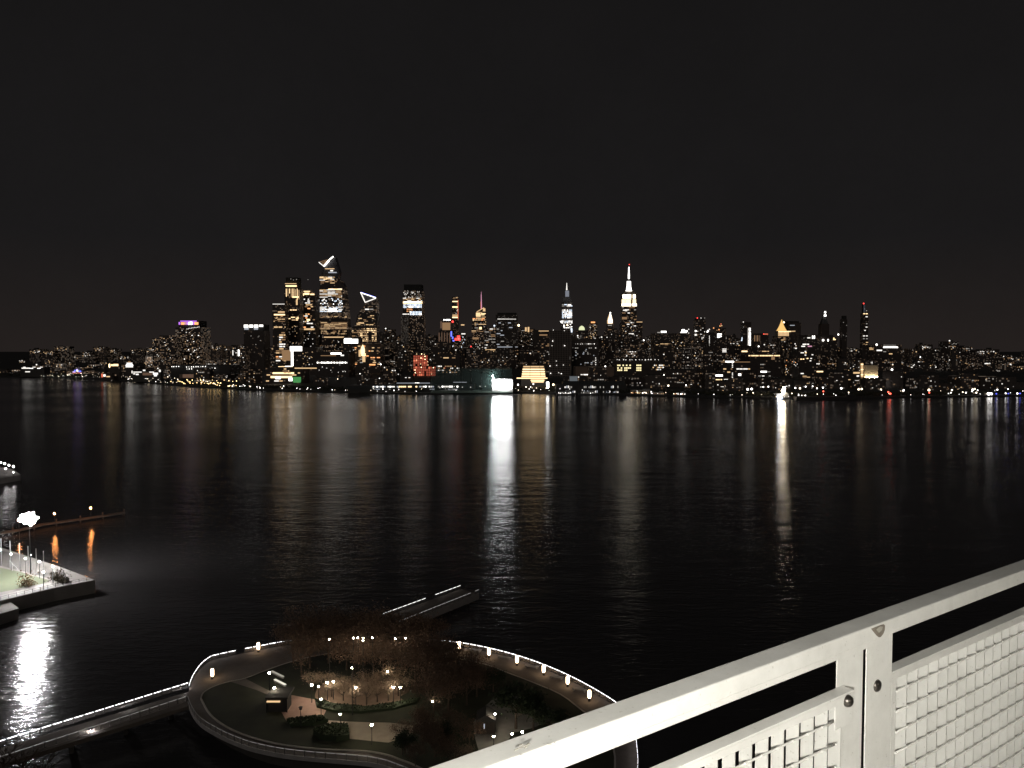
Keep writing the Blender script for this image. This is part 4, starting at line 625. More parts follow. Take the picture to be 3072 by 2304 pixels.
# ------------------------------------------------ lamps along the far shore
sm = MB(); sm.tube([(0, 0, 0), (0, 0, 7)], [.16, .1], 5); sm = sm.mesh('pole', DARK)
def head_mesh(k, s): h = MB(); h.sphere((0, 0, 0), .72, 7, 5); return h.mesh('lamp_head', emit('shore_lamp_' + k, {'gold': (1, .68, .3), 'white': (1, .95, .9), 'warm': (1, .84, .6), 'red': (1, .1, .06), 'blue': (.1, .12, 1)}[k], s))
HM = {'gold': head_mesh('gold', 5.5), 'white': head_mesh('white', 5), 'warm': head_mesh('warm', 4.5), 'red': head_mesh('red', 4.5), 'blue': head_mesh('blue', 3)}
LBL = {'gold': 'gold lamp in the dense string along the northern quay', 'white': 'white lamp along the far waterfront', 'warm': 'warm white lamp along the far waterfront', 'red': 'red lamp on the southern waterfront', 'blue': 'blue quay light low on the southern waterfront'}
def slamp(x, y, k, s=1.0, h=7.0, fz=GZ):
    D = 75 * FPX / (shore_y(x) - 1035); p = None
    z = fz + h; r = ray(x, y); t = (z - CAMH) / r.z; t = min(t, 4000) if t > 0 else 2000; p = CAM + r * t
    Dm = D * 1.004
    if p.y < Dm or p.y > Dm * 1.35: p = ony(x, y, min(max(p.y, Dm), Dm * 1.12)); 
    hh = max(2.0, p.z - fz); r_ = empty('shore_lamp', (p.x, p.y, fz)); tag(r_, LBL[k], 'street lamp', {'gold': 'gold quay lamps', 'white': 'white waterfront lamps', 'warm': 'warm waterfront lamps', 'red': 'red waterfront lamps', 'blue': 'blue quay lights'}[k])
    a = bpy.data.objects.new('pole', sm); C.objects.link(a); a.parent = r_; a.scale.z = hh / 7
    b = bpy.data.objects.new('lamp_head', HM[k]); C.objects.link(b); b.parent = r_; b.location.z = hh; b.scale = (s, s, s)
for _ in range(62):
    x = R.triangular(430, 742, 640); y = shore_y(x) - R.uniform(8, 26); slamp(x, y, R.choice(['gold', 'gold', 'gold', 'warm']), R.uniform(.6, 1.25))
for x0, x1, n in ((70, 300, 26), (300, 500, 30), (80, 100, 8), (105, 135, 4), (150, 275, 14), (225, 250, 7), (330, 352, 6), (380, 425, 14), (425, 520, 12), (700, 900, 20), (905, 1060, 12), (1060, 1300, 10), (1545, 1660, 9), (1900, 2060, 12), (2060, 2340, 10), (2340, 2640, 13), (2640, 3072, 20)):
    for _ in range(n):
        x = R.uniform(x0, x1); slamp(x, shore_y(x) - R.uniform(3, 17) * (1.3 if x > 2300 else 1), R.choice(['white', 'white', 'warm']) if x > 500 else R.choice(['warm', 'warm', 'white']), R.choice([.4, .5, .6, .8, 1.1]) * (.75 if x < 500 else 1))
for x, y, k, s in ((1073, 1141, 'white', 2.6), (1111, 1139, 'white', 1.7), (1142, 1093, 'white', 1.6), (1013, 1137, 'warm', 1.1), (1554, 1154, 'white', 1.8), (1600, 1152, 'white', 1.6), (1578, 1161, 'white', 1), (1592, 1161, 'white', 1), (2005, 1157, 'warm', 2), (2058, 1156, 'white', 1.6), (2145, 1158, 'white', 1.7), (2203, 1158, 'white', 1.2), (2243, 1168, 'white', 2.2), (2255, 1167, 'white', 2.2), (2290, 1161, 'white', 1.5), (2305, 1160, 'white', 1.6), (2386, 1164, 'white', 1.7), (2400, 1165, 'warm', 1.9), (2417, 1160, 'white', 1.5), (2438, 1159, 'white', 1.3), (2451, 1165, 'white', 1.4), (2469, 1163, 'white', 1.7), (2524, 1165, 'white', 2.1), (2653, 1152, 'white', 3.3), (2659, 1147, 'white', 2.2), (2676, 1109, 'white', 2.2), (2576, 1168, 'warm', 1.9), (2585, 1167, 'warm', 1.9), (2643, 1169, 'warm', 1.8), (2665, 1176, 'red', 1.6), (2671, 1181, 'red', 1.9), (2470, 1174, 'red', 1.5), (2711, 1171, 'white', 1.8), (2787, 1170, 'warm', 2.4), (2788, 1178, 'red', 1.4), (2918, 1169, 'white', 1.8), (2924, 1167, 'warm', 1.6), (2929, 1178, 'warm', 1.6), (2966, 1184, 'white', 3.0), (2974, 1186, 'white', 2.4), (2992, 1169, 'white', 1.5), (3017, 1180, 'white', 1.3), (3024, 1167, 'white', 1.1), (3052, 1181, 'white', 1.6), (2989, 1189, 'blue', 1.2), (3025, 1189, 'blue', 1.1), (3060, 1190, 'blue', 1.2), (2856, 1170, 'warm', 1.6), (2898, 1178, 'white', 1.3), (2853, 1178, 'white', 1.2), (1140, 1140, 'white', 1.0), (1800, 1157, 'warm', .8)): slamp(x, y, k, s)
# a low dark tree line and parkland on the quay
tl = MB(); q = random.Random(3)
for x in range(-20, 3100, 5):
    if 1270 < x < 1660 and q.random() < .9: continue
    D = 75 * FPX / (shore_y(x) - 1035) * 1.012; 
    for _ in range(3):
        p = ony(x + q.uniform(-3, 3), 1100, D + q.uniform(0, 25)); c = Vector((p.x, p.y, GZ + q.uniform(1.5, 4.0)))
        if q.random() < .45: continue
        for _ in range(5):
            v = c + Vector((q.gauss(0, 1.6), q.gauss(0, 1.6), q.gauss(0, 1.2))); s = q.uniform(.6, 1.3); tl.quad([v + Vector((-s, 0, -s * .6)), v + Vector((s * .8, .3, -s)), v + Vector((s, 0, s * .7)), v + Vector((-s * .6, .3, s))])
struct(tl.build('quay_shrubbery', mat('quay_leaves', (.04, .04, .025), .9)), 'stuff')
# ---------------------------------------------------------------- round park pier and its neighbours on the near shore
DZ = 3.2                                    # deck level above the water
LED = emit('rail_light_strip_glow', (1, .97, 1), 5.5)
LEDN = emit('shaded_strip_glow', (1, .95, .9), .55)
LANT = emit('lantern_glow', (1, .70, .42), 9)
LMP = emit('park_lamp_glow', (1, .86, .64), 125)
MESHM = bpy.data.materials.new('rail_mesh'); _N, _L = nodes(MESHM); _b = _N['Principled BSDF']; _b.inputs['Base Color'].default_value = (.35, .33, .32, 1); _b.inputs['Alpha'].default_value = .45
def g2(px, py, z=DZ): p = onz(px, py, z); return Vector((p.x, p.y))
def smooth(pts, n=6):
    out = []
    for i in range(len(pts) - 1):
        p0, p1, p2, p3 = pts[max(i - 1, 0)], pts[i], pts[i + 1], pts[min(i + 2, len(pts) - 1)]
        for k in range(n):
            t = k / n; out.append(.5 * ((2 * p1) + (p2 - p0) * t + (2 * p0 - 5 * p1 + 4 * p2 - p3) * t * t + (3 * p1 - p0 - 3 * p2 + p3) * t ** 3))
    return out + [pts[-1]]
def resample(pts, step):
    L = [0]
    for a, b in zip(pts, pts[1:]): L.append(L[-1] + (b - a).length)
    n = max(1, round(L[-1] / step)); out = []; k = 0
    for i in range(n + 1):
        d = L[-1] * i / n
        while k < len(L) - 2 and L[k + 1] < d: k += 1
        f = (d - L[k]) / max(1e-6, L[k + 1] - L[k]); out.append(pts[k].lerp(pts[k + 1], min(1, f)))
    return out
RZ = DZ + 1.15
FAR_PX = [(566, 2056), (574, 2032), (588, 2008), (606, 1986), (625, 1971), (634, 1966), (692, 1953), (773, 1937), (865, 1921), (1000, 1911), (1150, 1908), (1315, 1919), (1400, 1929), (1500, 1950), (1600, 1980), (1700, 2021), (1800, 2074), (1870, 2124), (1903, 2190), (1913, 2250), (1914, 2304), (1900, 2380)]
NEAR_PX = [(563, 2088), (575, 2118), (600, 2151), (645, 2179), (690, 2201), (746, 2222), (800, 2235), (856, 2245), (930, 2253), (1001, 2259), (1096, 2267), (1150, 2277), (1192, 2291), (1240, 2311), (1300, 2345), (1400, 2420), (1550, 2500), (1750, 2510), (1860, 2440), (1900, 2380)]
far = resample(smooth([g2(x, y, RZ) for x, y in FAR_PX]), 1.9)
near = resample(smooth([g2(x, y, RZ) for x, y in NEAR_PX]), 1.9)
def ccw(p):
    a = sum(p[i].x * p[(i + 1) % len(p)].y - p[(i + 1) % len(p)].x * p[i].y for i in range(len(p)))
    return p if a > 0 else p[::-1]
outline = ccw(far[:-1] + near[::-1])
def slab(name, pts, z0, z1, m, kind='structure'):
    mb = MB(); mb.prism([(p.x, p.y) for p in ccw(pts)], z0, z1); o = mb.build(name, m); struct(o, kind); return o
slab('round_pier_deck', outline, 2.62, DZ, PAVE)
ctr = Vector((sum(p.x for p in outline) / len(outline), sum(p.y for p in outline) / len(outline)))
slab('pier_foundation', [ctr + (p - ctr) * .93 for p in outline[::3]], -2, 2.61, mat('dark_concrete', (.06, .055, .05), .9, 0, .3, .3))
def railing(name, label, pts, ledmat, side, bright=True, gaps=(), cap=True):
    """posts every bay, mesh infill, hand rail and one light strip under the hand rail per bay; side=+1: inner side on the left of travel"""
    root = empty(name, (pts[0].x, pts[0].y, DZ)); tag(root, label, 'railing'); o = Vector((pts[0].x, pts[0].y, DZ))
    post_me = None; hr, pan = MB(), MB()
    for i, p in enumerate(pts):
        q = Vector((p.x, p.y, DZ)) - o
        if i < 100:
            if post_me is None:
                m = MB(); m.box((0, 0, .55), (.07, .07, 1.1)); post_me = m.mesh('post', DARK)
            po = bpy.data.objects.new('post', post_me); C.objects.link(po); po.parent = root; po.location = q
        if i == len(pts) - 1: break
        b = Vector((pts[i + 1].x, pts[i + 1].y, DZ)) - o; d = (b - q).normalized(); nrm = Vector((-d.y, d.x, 0)) * side
        if i in gaps: continue
        hr.bar(q + UP_ * 1.14, b + UP_ * 1.14, .12, .06)
        pan.quad([q + UP_ * .1, b + UP_ * .1, b + UP_ * 1.05, q + UP_ * 1.05])
        if i < 100:
            m = MB(); e = .2; m.bar(q + d * e + UP_ * 1.06 + nrm * .05, b - d * e + UP_ * 1.06 + nrm * .05, .07, .085); s_ = m.build('light_strip', ledmat, root)
    if cap: hr.build('handrail', PALE if not bright else mat('handrail_steel', (.3, .3, .3), .4, .7, .1, 3), root)
    pan.build('mesh_infill', MESHM, root)
    return root
UP_ = Vector((0, 0, 1))
na = 0
# far rim in three stretches, near rim in two
i1 = max(range(len(far)), key=lambda i: -(far[i] - g2(865, 1921, RZ)).length); i2 = max(range(len(far)), key=lambda i: -(far[i] - g2(1315, 1919, RZ)).length); i3 = len(far) - 1
gp = [max(range(i1), key=lambda i: -(far[i] - g2(702, 1951, RZ)).length)]
railing('pier_railing', 'light-lined railing on the curved bridge end of the round pier', far[:i1 + 1], LED, -1, gaps=gp)
railing('pier_railing', 'railing on the river end of the round pier, hidden behind the dark trees', far[i1:i2 + 1], emit('tree_shaded_strip_glow', (1, .95, .9), .25), -1)
railing('pier_railing', 'long bright light-lined railing curving past the tall lanterns', far[i2:min(i3, i2 + 99) + 1], LED, -1)
if i2 + 99 < i3: railing('pier_railing', 'light-lined railing of the round pier passing under the white balcony railing', far[i2 + 99:], LED, -1)
j = max(range(len(near)), key=lambda i: -(near[i] - g2(1240, 2311, RZ)).length)
railing('pier_railing', 'dim grey railing along the near curve of the round pier', near[:j + 1], LEDN, 1, False)
railing('pier_railing', 'railing of the round pier leaving the bottom edge of the picture', near[j:min(len(near) - 1, j + 40)], LEDN, 1, False)
# fascia band hung on the near rim
mb = MB(); 
for a, b in zip(near, near[1:]):
    d = (b - a).normalized(); nn = Vector((d.y, -d.x)); a2, b2 = a + nn * .06, b + nn * .06
    mb.quad([(a2.x, a2.y, 2.5), (b2.x, b2.y, 2.5), (b2.x, b2.y, DZ + .05), (a2.x, a2.y, DZ + .05)])
    mb.quad([(a2.x, a2.y, DZ + .05), (b2.x, b2.y, DZ + .05), (b.x - nn.x * .2, b.y - nn.y * .2, DZ + .05), (a.x - nn.x * .2, a.y - nn.y * .2, DZ + .05)])
o = mb.build('pier_edge_wall', mat('fascia_concrete', (.42, .40, .39), .8, 0, .25, .7)); struct(o)
# lawns, paths, plazas
LAWN = [(603, 2097), (623, 2135), (653, 2165), (705, 2195), (774, 2219), (856, 2237), (965, 2249), (1096, 2255), (1160, 2266), (1200, 2280), (1250, 2300), (1320, 2340), (1420, 2410), (1560, 2470), (1720, 2470), (1820, 2400), (1845, 2300), (1835, 2230), (1800, 2180), (1761, 2144), (1741, 2129), (1682, 2085), (1594, 2047), (1523, 2020), (1453, 1994), (1359, 1976), (1240, 1962), (1100, 1957), (980, 1963), (880, 1985), (800, 2012), (735, 2037), (690, 2046), (640, 2062), (610, 2080)]
lw = [g2(*p) for p in LAWN]
slab('park_lawn', smooth(lw + [lw[0]], 3)[:-1], DZ + .002, DZ + .12, GRASS)
kb = smooth(lw + [lw[0]], 3); mb = MB()
for a, b in zip(kb, kb[1:]): mb.bar((a.x, a.y, DZ + .09), (b.x, b.y, DZ + .09), .32, .2)
struct(mb.build('lawn_kerb', mat('kerb_stone', (.45, .42, .38), .85, 0, .2, 1)))
def sheet(name, pts, m, lift=.03): return slab(name, smooth([g2(*p) for p in pts] + [g2(*pts[0])], 3)[:-1], DZ + .06, DZ + .12 + lift, m)
PINK = mat('pink_paving', (.42, .27, .22), .9, 0, .25, .6); TAN = mat('tan_paving', (.40, .34, .27), .9, 0, .25, .6); PLAY = mat('play_surface', (.26, .18, .13), .95, 0, .5, .5)
def flat(name, pts, m, lift): return slab(name, [g2(*p) for p in pts], DZ + .06, DZ + .12 + lift, m)
flat('pink_plaza', [(850, 2086), (880, 2088), (920, 2096), (968, 2104), (985, 2120), (966, 2158), (862, 2169), (840, 2130)], PINK, .02)
sheet('play_area', [(952, 2066), (1000, 2040), (1060, 2052), (1110, 2036), (1160, 2050), (1215, 2046), (1228, 2074), (1200, 2092), (1212, 2108), (1150, 2112), (1105, 2122), (1060, 2114), (1010, 2120), (975, 2100), (945, 2096)], PLAY, .03)
flat('tan_plaza', [(975, 2162), (1027, 2166), (1100, 2169), (1166, 2170), (1240, 2178), (1238, 2205), (1165, 2230), (1046, 2218), (1000, 2190)], TAN, .025)
flat('park_path', [(690, 2046), (735, 2037), (800, 2070), (850, 2092), (845, 2104), (770, 2072)], PAVE, .015)
flat('grey_plaza', [(1420, 2170), (1450, 2125), (1482, 2096), (1530, 2088), (1585, 2098), (1640, 2120), (1680, 2150), (1600, 2185), (1540, 2200), (1505, 2250), (1478, 2290), (1440, 2270), (1425, 2215)], mat('grey_paving', (.3, .29, .27), .9, 0, .3, .6), .02)
# lanterns along the far rim and lamps in the park
lan_me = MB(); lan_me.lathe([(.22, .6), (.36, .85), (.36, 2.0), (.2, 2.3)], 10); lan_me = lan_me.mesh('lamp_column', LANT)
bas_me = MB(); bas_me.lathe([(.3, 0), (.26, .1), (.2, .62)], 10); bas_me = bas_me.mesh('base', DARK)
cap_me = MB(); cap_me.lathe([(.17, 2.3), (.2, 2.36), (.05, 2.44)], 10); cap_me = cap_me.mesh('cap', DARK)
LANP = [(637, 2037, 'on the walk beside the bridge mouth'), (775, 1956, 'against the light-lined rail before the trees'), (1378, 1953, 'just past the dark trees'), (1467, 1973, 'second past the dark trees'), (1551, 1996, 'third past the dark trees'), (1631, 2025, 'fourth past the dark trees'), (1703, 2060, 'fifth past the dark trees'), (1768, 2103, 'last before the white balcony railing')]
for x, y, t in LANP:
    p = onz(x, y, DZ); r = empty('lantern_column', p); tag(r, 'glowing lantern column ' + t, 'lantern', 'lantern columns on the rim of the round pier')
    for nm, me in (('lamp_column', lan_me), ('base', bas_me), ('cap', cap_me)):
        k = bpy.data.objects.new(nm, me); C.objects.link(k); k.parent = r
pm = MB(); pm.tube([(0, 0, 0), (0, 0, 3.55)], [.09, .05], 8); pm = pm.mesh('pole', DARK)
hm = MB(); hm.sphere((0, 0, 0), .21, 10, 6); hm = hm.mesh('lamp_head', LMP)
cm = MB(); cm.lathe([(.30, 0), (.22, .08), (.03, .16)], 10); cm = cm.mesh('lamp_hood', DARK)
def lamp(x, y, label, group, h=3.8, base=DZ, s=1.0, head=None, name='park_lamp'):
    p = onz(x, y, base + h); r = empty(name, (p.x, p.y, base)); tag(r, label, 'lamp', group)
    a = bpy.data.objects.new('pole', pm); C.objects.link(a); a.parent = r; a.scale = (1, 1, (h - .2) / 3.55)
    b = bpy.data.objects.new('lamp_head', head or hm); C.objects.link(b); b.parent = r; b.location.z = h; b.scale = (s, s, s)
    c = bpy.data.objects.new('lamp_hood', cm); C.objects.link(c); c.parent = r; c.location.z = h + .2 * s; c.scale = (s, s, s)
    return r
PL = [(808, 2018, 'beside the farthest light bench'), (823, 2063, 'beside the light bench next to the path'), (935, 2054, 'between light benches and play area'), (956, 2059, 'smaller one beside the play area'), (982, 2047, 'at the river side of the play area, with a twin'), (1000, 2045, 'twin at the river side of the play area'), (1067, 2062, 'brightest one amid the play area trees'),
      (1163, 2015, 'bright one against the dark trees'), (1180, 2061, 'one of a pair, end of the play area'), (1201, 2062, 'second of a pair, end of the play area'), (963, 2097, 'at the corner of the pink plaza'), (1021, 2142, 'on the grass above the tan plaza'), (1115, 2174, 'standing on the tan plaza'), (1298, 2104, 'alone in the dark lawn'),
      (1485, 2141, 'behind the gabled hut'), (1481, 2209, 'in front of the gabled hut'), (1536, 2201, 'first of two beside the round dark tree'), (1567, 2195, 'second of two beside the round dark tree')]
for x, y, t in PL: lamp(x, y, 'park lamp ' + t, 'lamps in the pier park', s=R.uniform(.85, 1.15) * (.7 if 'small' in t or 'dark lawn' in t else 1.0))
unlit = MB(); unlit.sphere((0, 0, 0), .21, 10, 6); unlit = unlit.mesh('lamp_head', DARK)
lamp(902, 2126, 'unlit dark lamp post on the pink plaza', None, head=unlit, s=1.4)
for x, y in ((988, 1917), (1060, 1914), (1074, 1913), (1089, 1914), (1089, 1921), (1117, 1913), (1186, 1916), (1217, 1914), (1056, 2003)):
    lamp(x, y, 'tiny lamp glinting through the dark tree tops', 'tiny lamps behind the dark trees', h=9.5, s=R.uniform(.5, .8))
# long light benches
for k, (a, b) in enumerate((((815, 2013), (850, 2030)), ((824, 2038), (856, 2054)), ((828, 2063), (853, 2069)))):
    p, q = onz(*a, DZ + .55), onz(*b, DZ + .55); r = empty('light_bench', ((p.x + q.x) / 2, (p.y + q.y) / 2, DZ + .12)); o3 = r.location
    tag(r, ('glowing slab bench farthest along the row', 'brightest glowing slab bench, middle of the row', 'dimmest glowing slab bench beside the path')[k], 'bench', 'glowing benches')
    mb = MB(); mb.bar(p - o3, q - o3, .5, .12); mb.build('seat', emit(f'bench_glow_{k}', (1, .95, .78), (.35, .9, .25)[k]), r)
    mb = MB(); mb.bar((p - o3) - UP_ * .25, (q - o3) - UP_ * .25, .4, .36); mb.build('base', CONC, r)
# pavilion with a lit strip, gabled hut, lit wall
p, q = onz(797, 2140, DZ), onz(864, 2140, DZ); c = (p + q) / 2; wd = q.x - p.x; r = empty('park_pavilion', (c.x, c.y + 2, DZ + .12)); tag(r, 'dark flat roofed pavilion with a gold light strip beside the pink plaza', 'pavilion')
mb = MB(); mb.box((0, 0, 1.35), (wd * .86, 3.4, 2.7)); mb.build('wall', mat('dark_cladding', (.03, .028, .027), .8, 0, .2, 2), r)
mb = MB(); mb.box((0, .4, 2.95), (wd, 5.2, .3)); mb.build('roof', ROOF, r)
mb = MB(); mb.box((-.3 * wd * .5, -1.95, 2.2), (wd * .6, .3, .26)); mb.build('light_strip', E('g'), r)
for sx in (-1, 1): mb = MB(); mb.box((sx * wd * .45, -1.9, 1.35), (.18, .18, 2.7)); mb.build('pillar', DARK, r)
p, q = onz(1428, 2206, DZ), onz(1487, 2206, DZ); c = (p + q) / 2; wd = q.x - p.x; r = empty('park_hut', (c.x, c.y + 2, DZ + .12)); tag(r, 'small dark gabled hut beside the grey plaza', 'hut')
mb = MB(); mb.box((0, 0, 1.2), (wd * .94, 3.6, 2.4)); mb.build('wall', mat('dark_timber', (.045, .035, .03), .85, 0, .3, 2), r)
mb = MB(); W = wd / 2
for y0, y1 in ((-2.1, 2.1),):
    f = [(-W, y0, 2.4), (W, y0, 2.4), (W, y0, 2.7), (0, y0, 3.7), (-W, y0, 2.7)]; bk = [(x, y1, z) for x, _, z in f]; mb.quad(f); mb.quad(bk[::-1])
    for i in range(5): jx = (i + 1) % 5; mb.quad([f[jx], f[i], bk[i], bk[jx]])
mb.build('roof', ROOF, r)
mb = MB(); mb.box((-.3, -1.82, 1.5), (.22, .06, .9)); mb.build('window', E('v'), r)
# trees
def tree_parts(seed, h, cr, leaves, dens=1.0, leaf=.3):
    q = random.Random(seed); t = MB(); tips = []
    t.tube([(0, 0, -.1), (.05 * q.uniform(-1, 1), 0, h * .2), (.2 * q.uniform(-1, 1), .2 * q.uniform(-1, 1), h * .42)], [.2, .15, .12], 7)
    top = Vector(t.v[-1])
    def grow(p, d, l, r, lv):
        e = p + d * l; mid = p + d * l * .5 + Vector((q.uniform(-1, 1), q.uniform(-1, 1), 0)) * l * .07; t.tube([p, mid, e], [r, r * .75, r * .45], 4 if lv else 5, False)
        if lv >= 2: tips.append(e); return
        for _ in range(3 if lv else 4):
            a = q.uniform(0, 6.28); n = (d + Vector((math.cos(a), math.sin(a), q.uniform(-.1, .6))) * .85).normalized(); grow(p + d * l * q.uniform(.55, 1), n, l * q.uniform(.5, .75), r * .5, lv + 1)
    for k in range(6):
        a = k * 1.05 + q.uniform(0, .6); grow(Vector((0, 0, h * q.uniform(.22, .42))), Vector((math.cos(a), math.sin(a), q.uniform(.5, 1.3))).normalized(), cr * q.uniform(.45, .65), .08, 0)
    tm = t.mesh('trunk', BARK); cmesh = None
    if leaves:
        c = MB()
        for e in tips:
            if q.random() > dens: continue
            rr = cr * q.uniform(.10, .22)
            for _ in range(leaves):
                v = Vector((q.gauss(0, 1), q.gauss(0, 1), q.gauss(0, .8))) * rr; s = leaf * q.uniform(.5, 1.2); ax = Vector((q.uniform(-1, 1), q.uniform(-1, 1), q.uniform(-1, 1))).normalized(); b = ax.orthogonal().normalized() * s; a2 = ax.cross(b).normalized() * s * .6
                pt = e + v; c.quad([pt - b - a2 * .3, pt + a2, pt + b, pt - a2])
        cmesh = c.mesh('crown', None)
    return tm, cmesh
TV = [tree_parts(s, 8.5, 4.6, 30, .95, .15) for s in (1, 2, 3)] + [tree_parts(s, 6.5, 3.6, 16, .75, .14) for s in (4, 5)] + [tree_parts(6, 6, 3.6, 0)]
EV = [tree_parts(s, 6.5, 3.0, 16, 1.0, .28) for s in (8, 9)]
def tree(x, y, label, group, var, s=1.0, m=LEAF, z=DZ + .12, name='tree', atop=None):
    p = onz(x, y, z); tm, cmh = (TV + EV)[var]; r = empty(name, (p.x, p.y, z)); tag(r, label, 'tree', group); r.rotation_euler.z = R.uniform(0, 6.28); r.scale = (s, s, s * R.uniform(.9, 1.1))
    a = bpy.data.objects.new('trunk', tm); C.objects.link(a); a.parent = r
    if cmh:
        k = bpy.data.objects.new('crown', cmh); C.objects.link(k); k.parent = r
        if not cmh.materials: cmh.materials.append(m)
    return r
g = 'dark trees on the round pier'
for x, y in ((880, 1985), (930, 2005), (985, 1990), (1040, 2010), (1095, 1995), (1150, 2012), (1205, 1996), (1255, 2020), (1300, 2005), (900, 1958), (960, 1948), (1020, 1950), (1085, 1946), (1150, 1948), (1215, 1952), (1275, 1962), (1245, 2060), (1300, 2050), (905, 2030), (1060, 2035), (1120, 2032), (1190, 2040), (1000, 1970), (1120, 1968), (1240, 1980)):
    tree(x, y, 'dark autumn tree in the grove at the river side of the round pier', g, R.randrange(3), R.uniform(1.1, 1.45))
for x, y in ((1345, 2030), (1330, 2085), (1385, 2070), (1400, 2115), (1345, 2130), (1285, 2090), (1430, 2090), (1300, 2150)):
    tree(x, y, 'dark brown bare-topped tree between the grove and the grey plaza', 'brown trees beside the grey plaza', R.randrange(3), R.uniform(.95, 1.25))
PLEAF = mat('pale_autumn_leaves', (.34, .25, .18), .8, 0, .5, .7); TV[3][1].materials.append(PLEAF); TV[4][1].materials.append(PLEAF)
for k, (x, y) in enumerate(((975, 2075), (995, 2090), (1030, 2102), (1062, 2110), (1100, 2114), (1132, 2106), (1165, 2102), (1012, 2066), (1105, 2072), (1150, 2070), (1045, 2078), (1080, 2088), (1125, 2086), (1195, 2088), (1210, 2072), (940, 2072), (1180, 2055))):
    tree(x, y, 'thin half-bare small tree in the lamplit play area', 'half-bare trees of the play area', 3 + k % 2, R.uniform(.6, .85))
tree(1340, 2178, 'pale bare branching tree between the lone lamp and the hut', None, 5, .95)
for x, y, s, t in ((1548, 2186, 1.5, 'big round dark tree beside the grey plaza'), (1600, 2190, 1.1, 'dark round tree overlapping the big one beside the grey plaza'), (1655, 2205, 1.0, 'dark tree nearest the balcony railing')):
    tree(x, y, t, None, 6, s, LEAFG)
q = random.Random(21)
for k in range(22):
    x, y = q.uniform(1165, 1420), q.uniform(2185, 2300)
    if x < 1240 and y > 2270: continue
    tree(x, y, 'low dark tree in the thicket above the near railing', 'trees of the near thicket', q.choice((0, 1, 2, 3, 6, 7)), q.uniform(.45, .75), LEAFG)
tree(1420, 2060, 'dark tree on the lawn under the row of lanterns', 'trees on the lawn below the lanterns', 6, .8, LEAFG); tree(1480, 2075, 'dark tree on the lawn under the row of lanterns', 'trees on the lawn below the lanterns', 6, .85, LEAFG)
# clipped hedge block and shrub bed
def hedge(name, pts, h, label, m=LEAFG, n=900):
    P = ccw([g2(*p) for p in pts]); q = random.Random(5); mb = MB(); mb.prism([(p.x, p.y) for p in P], DZ + .1, DZ + h * .9); xs = [p.x for p in P]; ys = [p.y for p in P]; k = 0
    def inside(x, y):
        c = False
        for i in range(len(P)):
            a, b = P[i], P[i - 1]
            if (a.y > y) != (b.y > y) and x < (b.x - a.x) * (y - a.y) / (b.y - a.y) + a.x: c = not c
        return c
    while k < n:
        x, y = q.uniform(min(xs), max(xs)), q.uniform(min(ys), max(ys))
        if not inside(x, y): k += .2; continue
        pt = Vector((x, y, DZ + h * q.uniform(.75, 1.12))); s = q.uniform(.1, .28); ax = Vector((q.uniform(-1, 1), q.uniform(-1, 1), q.uniform(-.3, 1))).normalized(); b = ax.orthogonal().normalized() * s; a2 = ax.cross(b).normalized() * s * .7
        mb.quad([pt - b, pt + a2, pt + b, pt - a2]); k += 1
    return tag(mb.build(name, m), label, 'hedge')
hedge('hedge', [(1000, 2186), (1043, 2188), (1048, 2222), (1010, 2228), (960, 2222), (940, 2205)], 1.3, 'dark hedge at the end of the tan plaza')
hedge('hedge', [(945, 2105), (1010, 2118), (1100, 2126), (1200, 2110), (1260, 2098), (1250, 2112), (1180, 2132), (1080, 2142), (1000, 2138), (950, 2125)], .6, 'low curved hedge along the near side of the play area')
hedge('hedge', [(860, 2166), (965, 2156), (985, 2168), (940, 2180), (870, 2182)], .8, 'low ragged hedge under the pink plaza')
# people-scale litter of the walk: benches along the far rim
for x, y, t in ((1425, 1954, 'between first and second lantern'), (1512, 1977, 'between second and third lantern'), (1595, 2004, 'between third and fourth lantern'), (1669, 2036, 'between fourth and fifth lantern'), (1738, 2073, 'between fifth and last lantern')):
    p = onz(x, y, DZ); r = empty('rim_bench', p); tag(r, 'pale bench on the rim walk ' + t, 'bench', 'benches on the rim walk'); r.rotation_euler.z = -.35
    mb = MB(); mb.box((0, 0, .45), (3.2, .8, .12)); mb.build('seat', CONC, r)
    for sx in (-1, 1): mb = MB(); mb.box((sx * 1.2, 0, .195), (.3, .6, .39)); mb.build('leg', CONC, r)
# bridge
bf = [g2(x, y, RZ) for x, y in ((-330, 2323), (566, 2046))]; bn = [g2(x, y, RZ) for x, y in ((-330, 2376), (560, 2088))]
slab('bridge_deck', [bf[0], bf[1] + Vector((3, 0)), bn[1] + Vector((3, 0)), bn[0]], 2.4, DZ - .006, PAVE)
bfr = resample([bf[0], bf[1]], 1.9); bnr = resample([bn[0], bn[1]], 1.9)
railing('bridge_railing', 'bright light-lined railing on the river side of the bridge', bfr[-60:], LED, -1)
railing('bridge_railing', 'dim mesh railing on the near side of the bridge', bnr[-60:], LEDN, 1, False)
mb = MB()
a, b = bn[0], bn[1]; d = (b - a).normalized(); nn = Vector((d.y, -d.x)) * .06
mb.quad([(a.x + nn.x, a.y + nn.y, 2.3), (b.x + nn.x, b.y + nn.y, 2.3), (b.x + nn.x, b.y + nn.y, DZ + .05), (a.x + nn.x, a.y + nn.y, DZ + .05)])
struct(mb.build('bridge_edge_wall', MATS['fascia_concrete']))
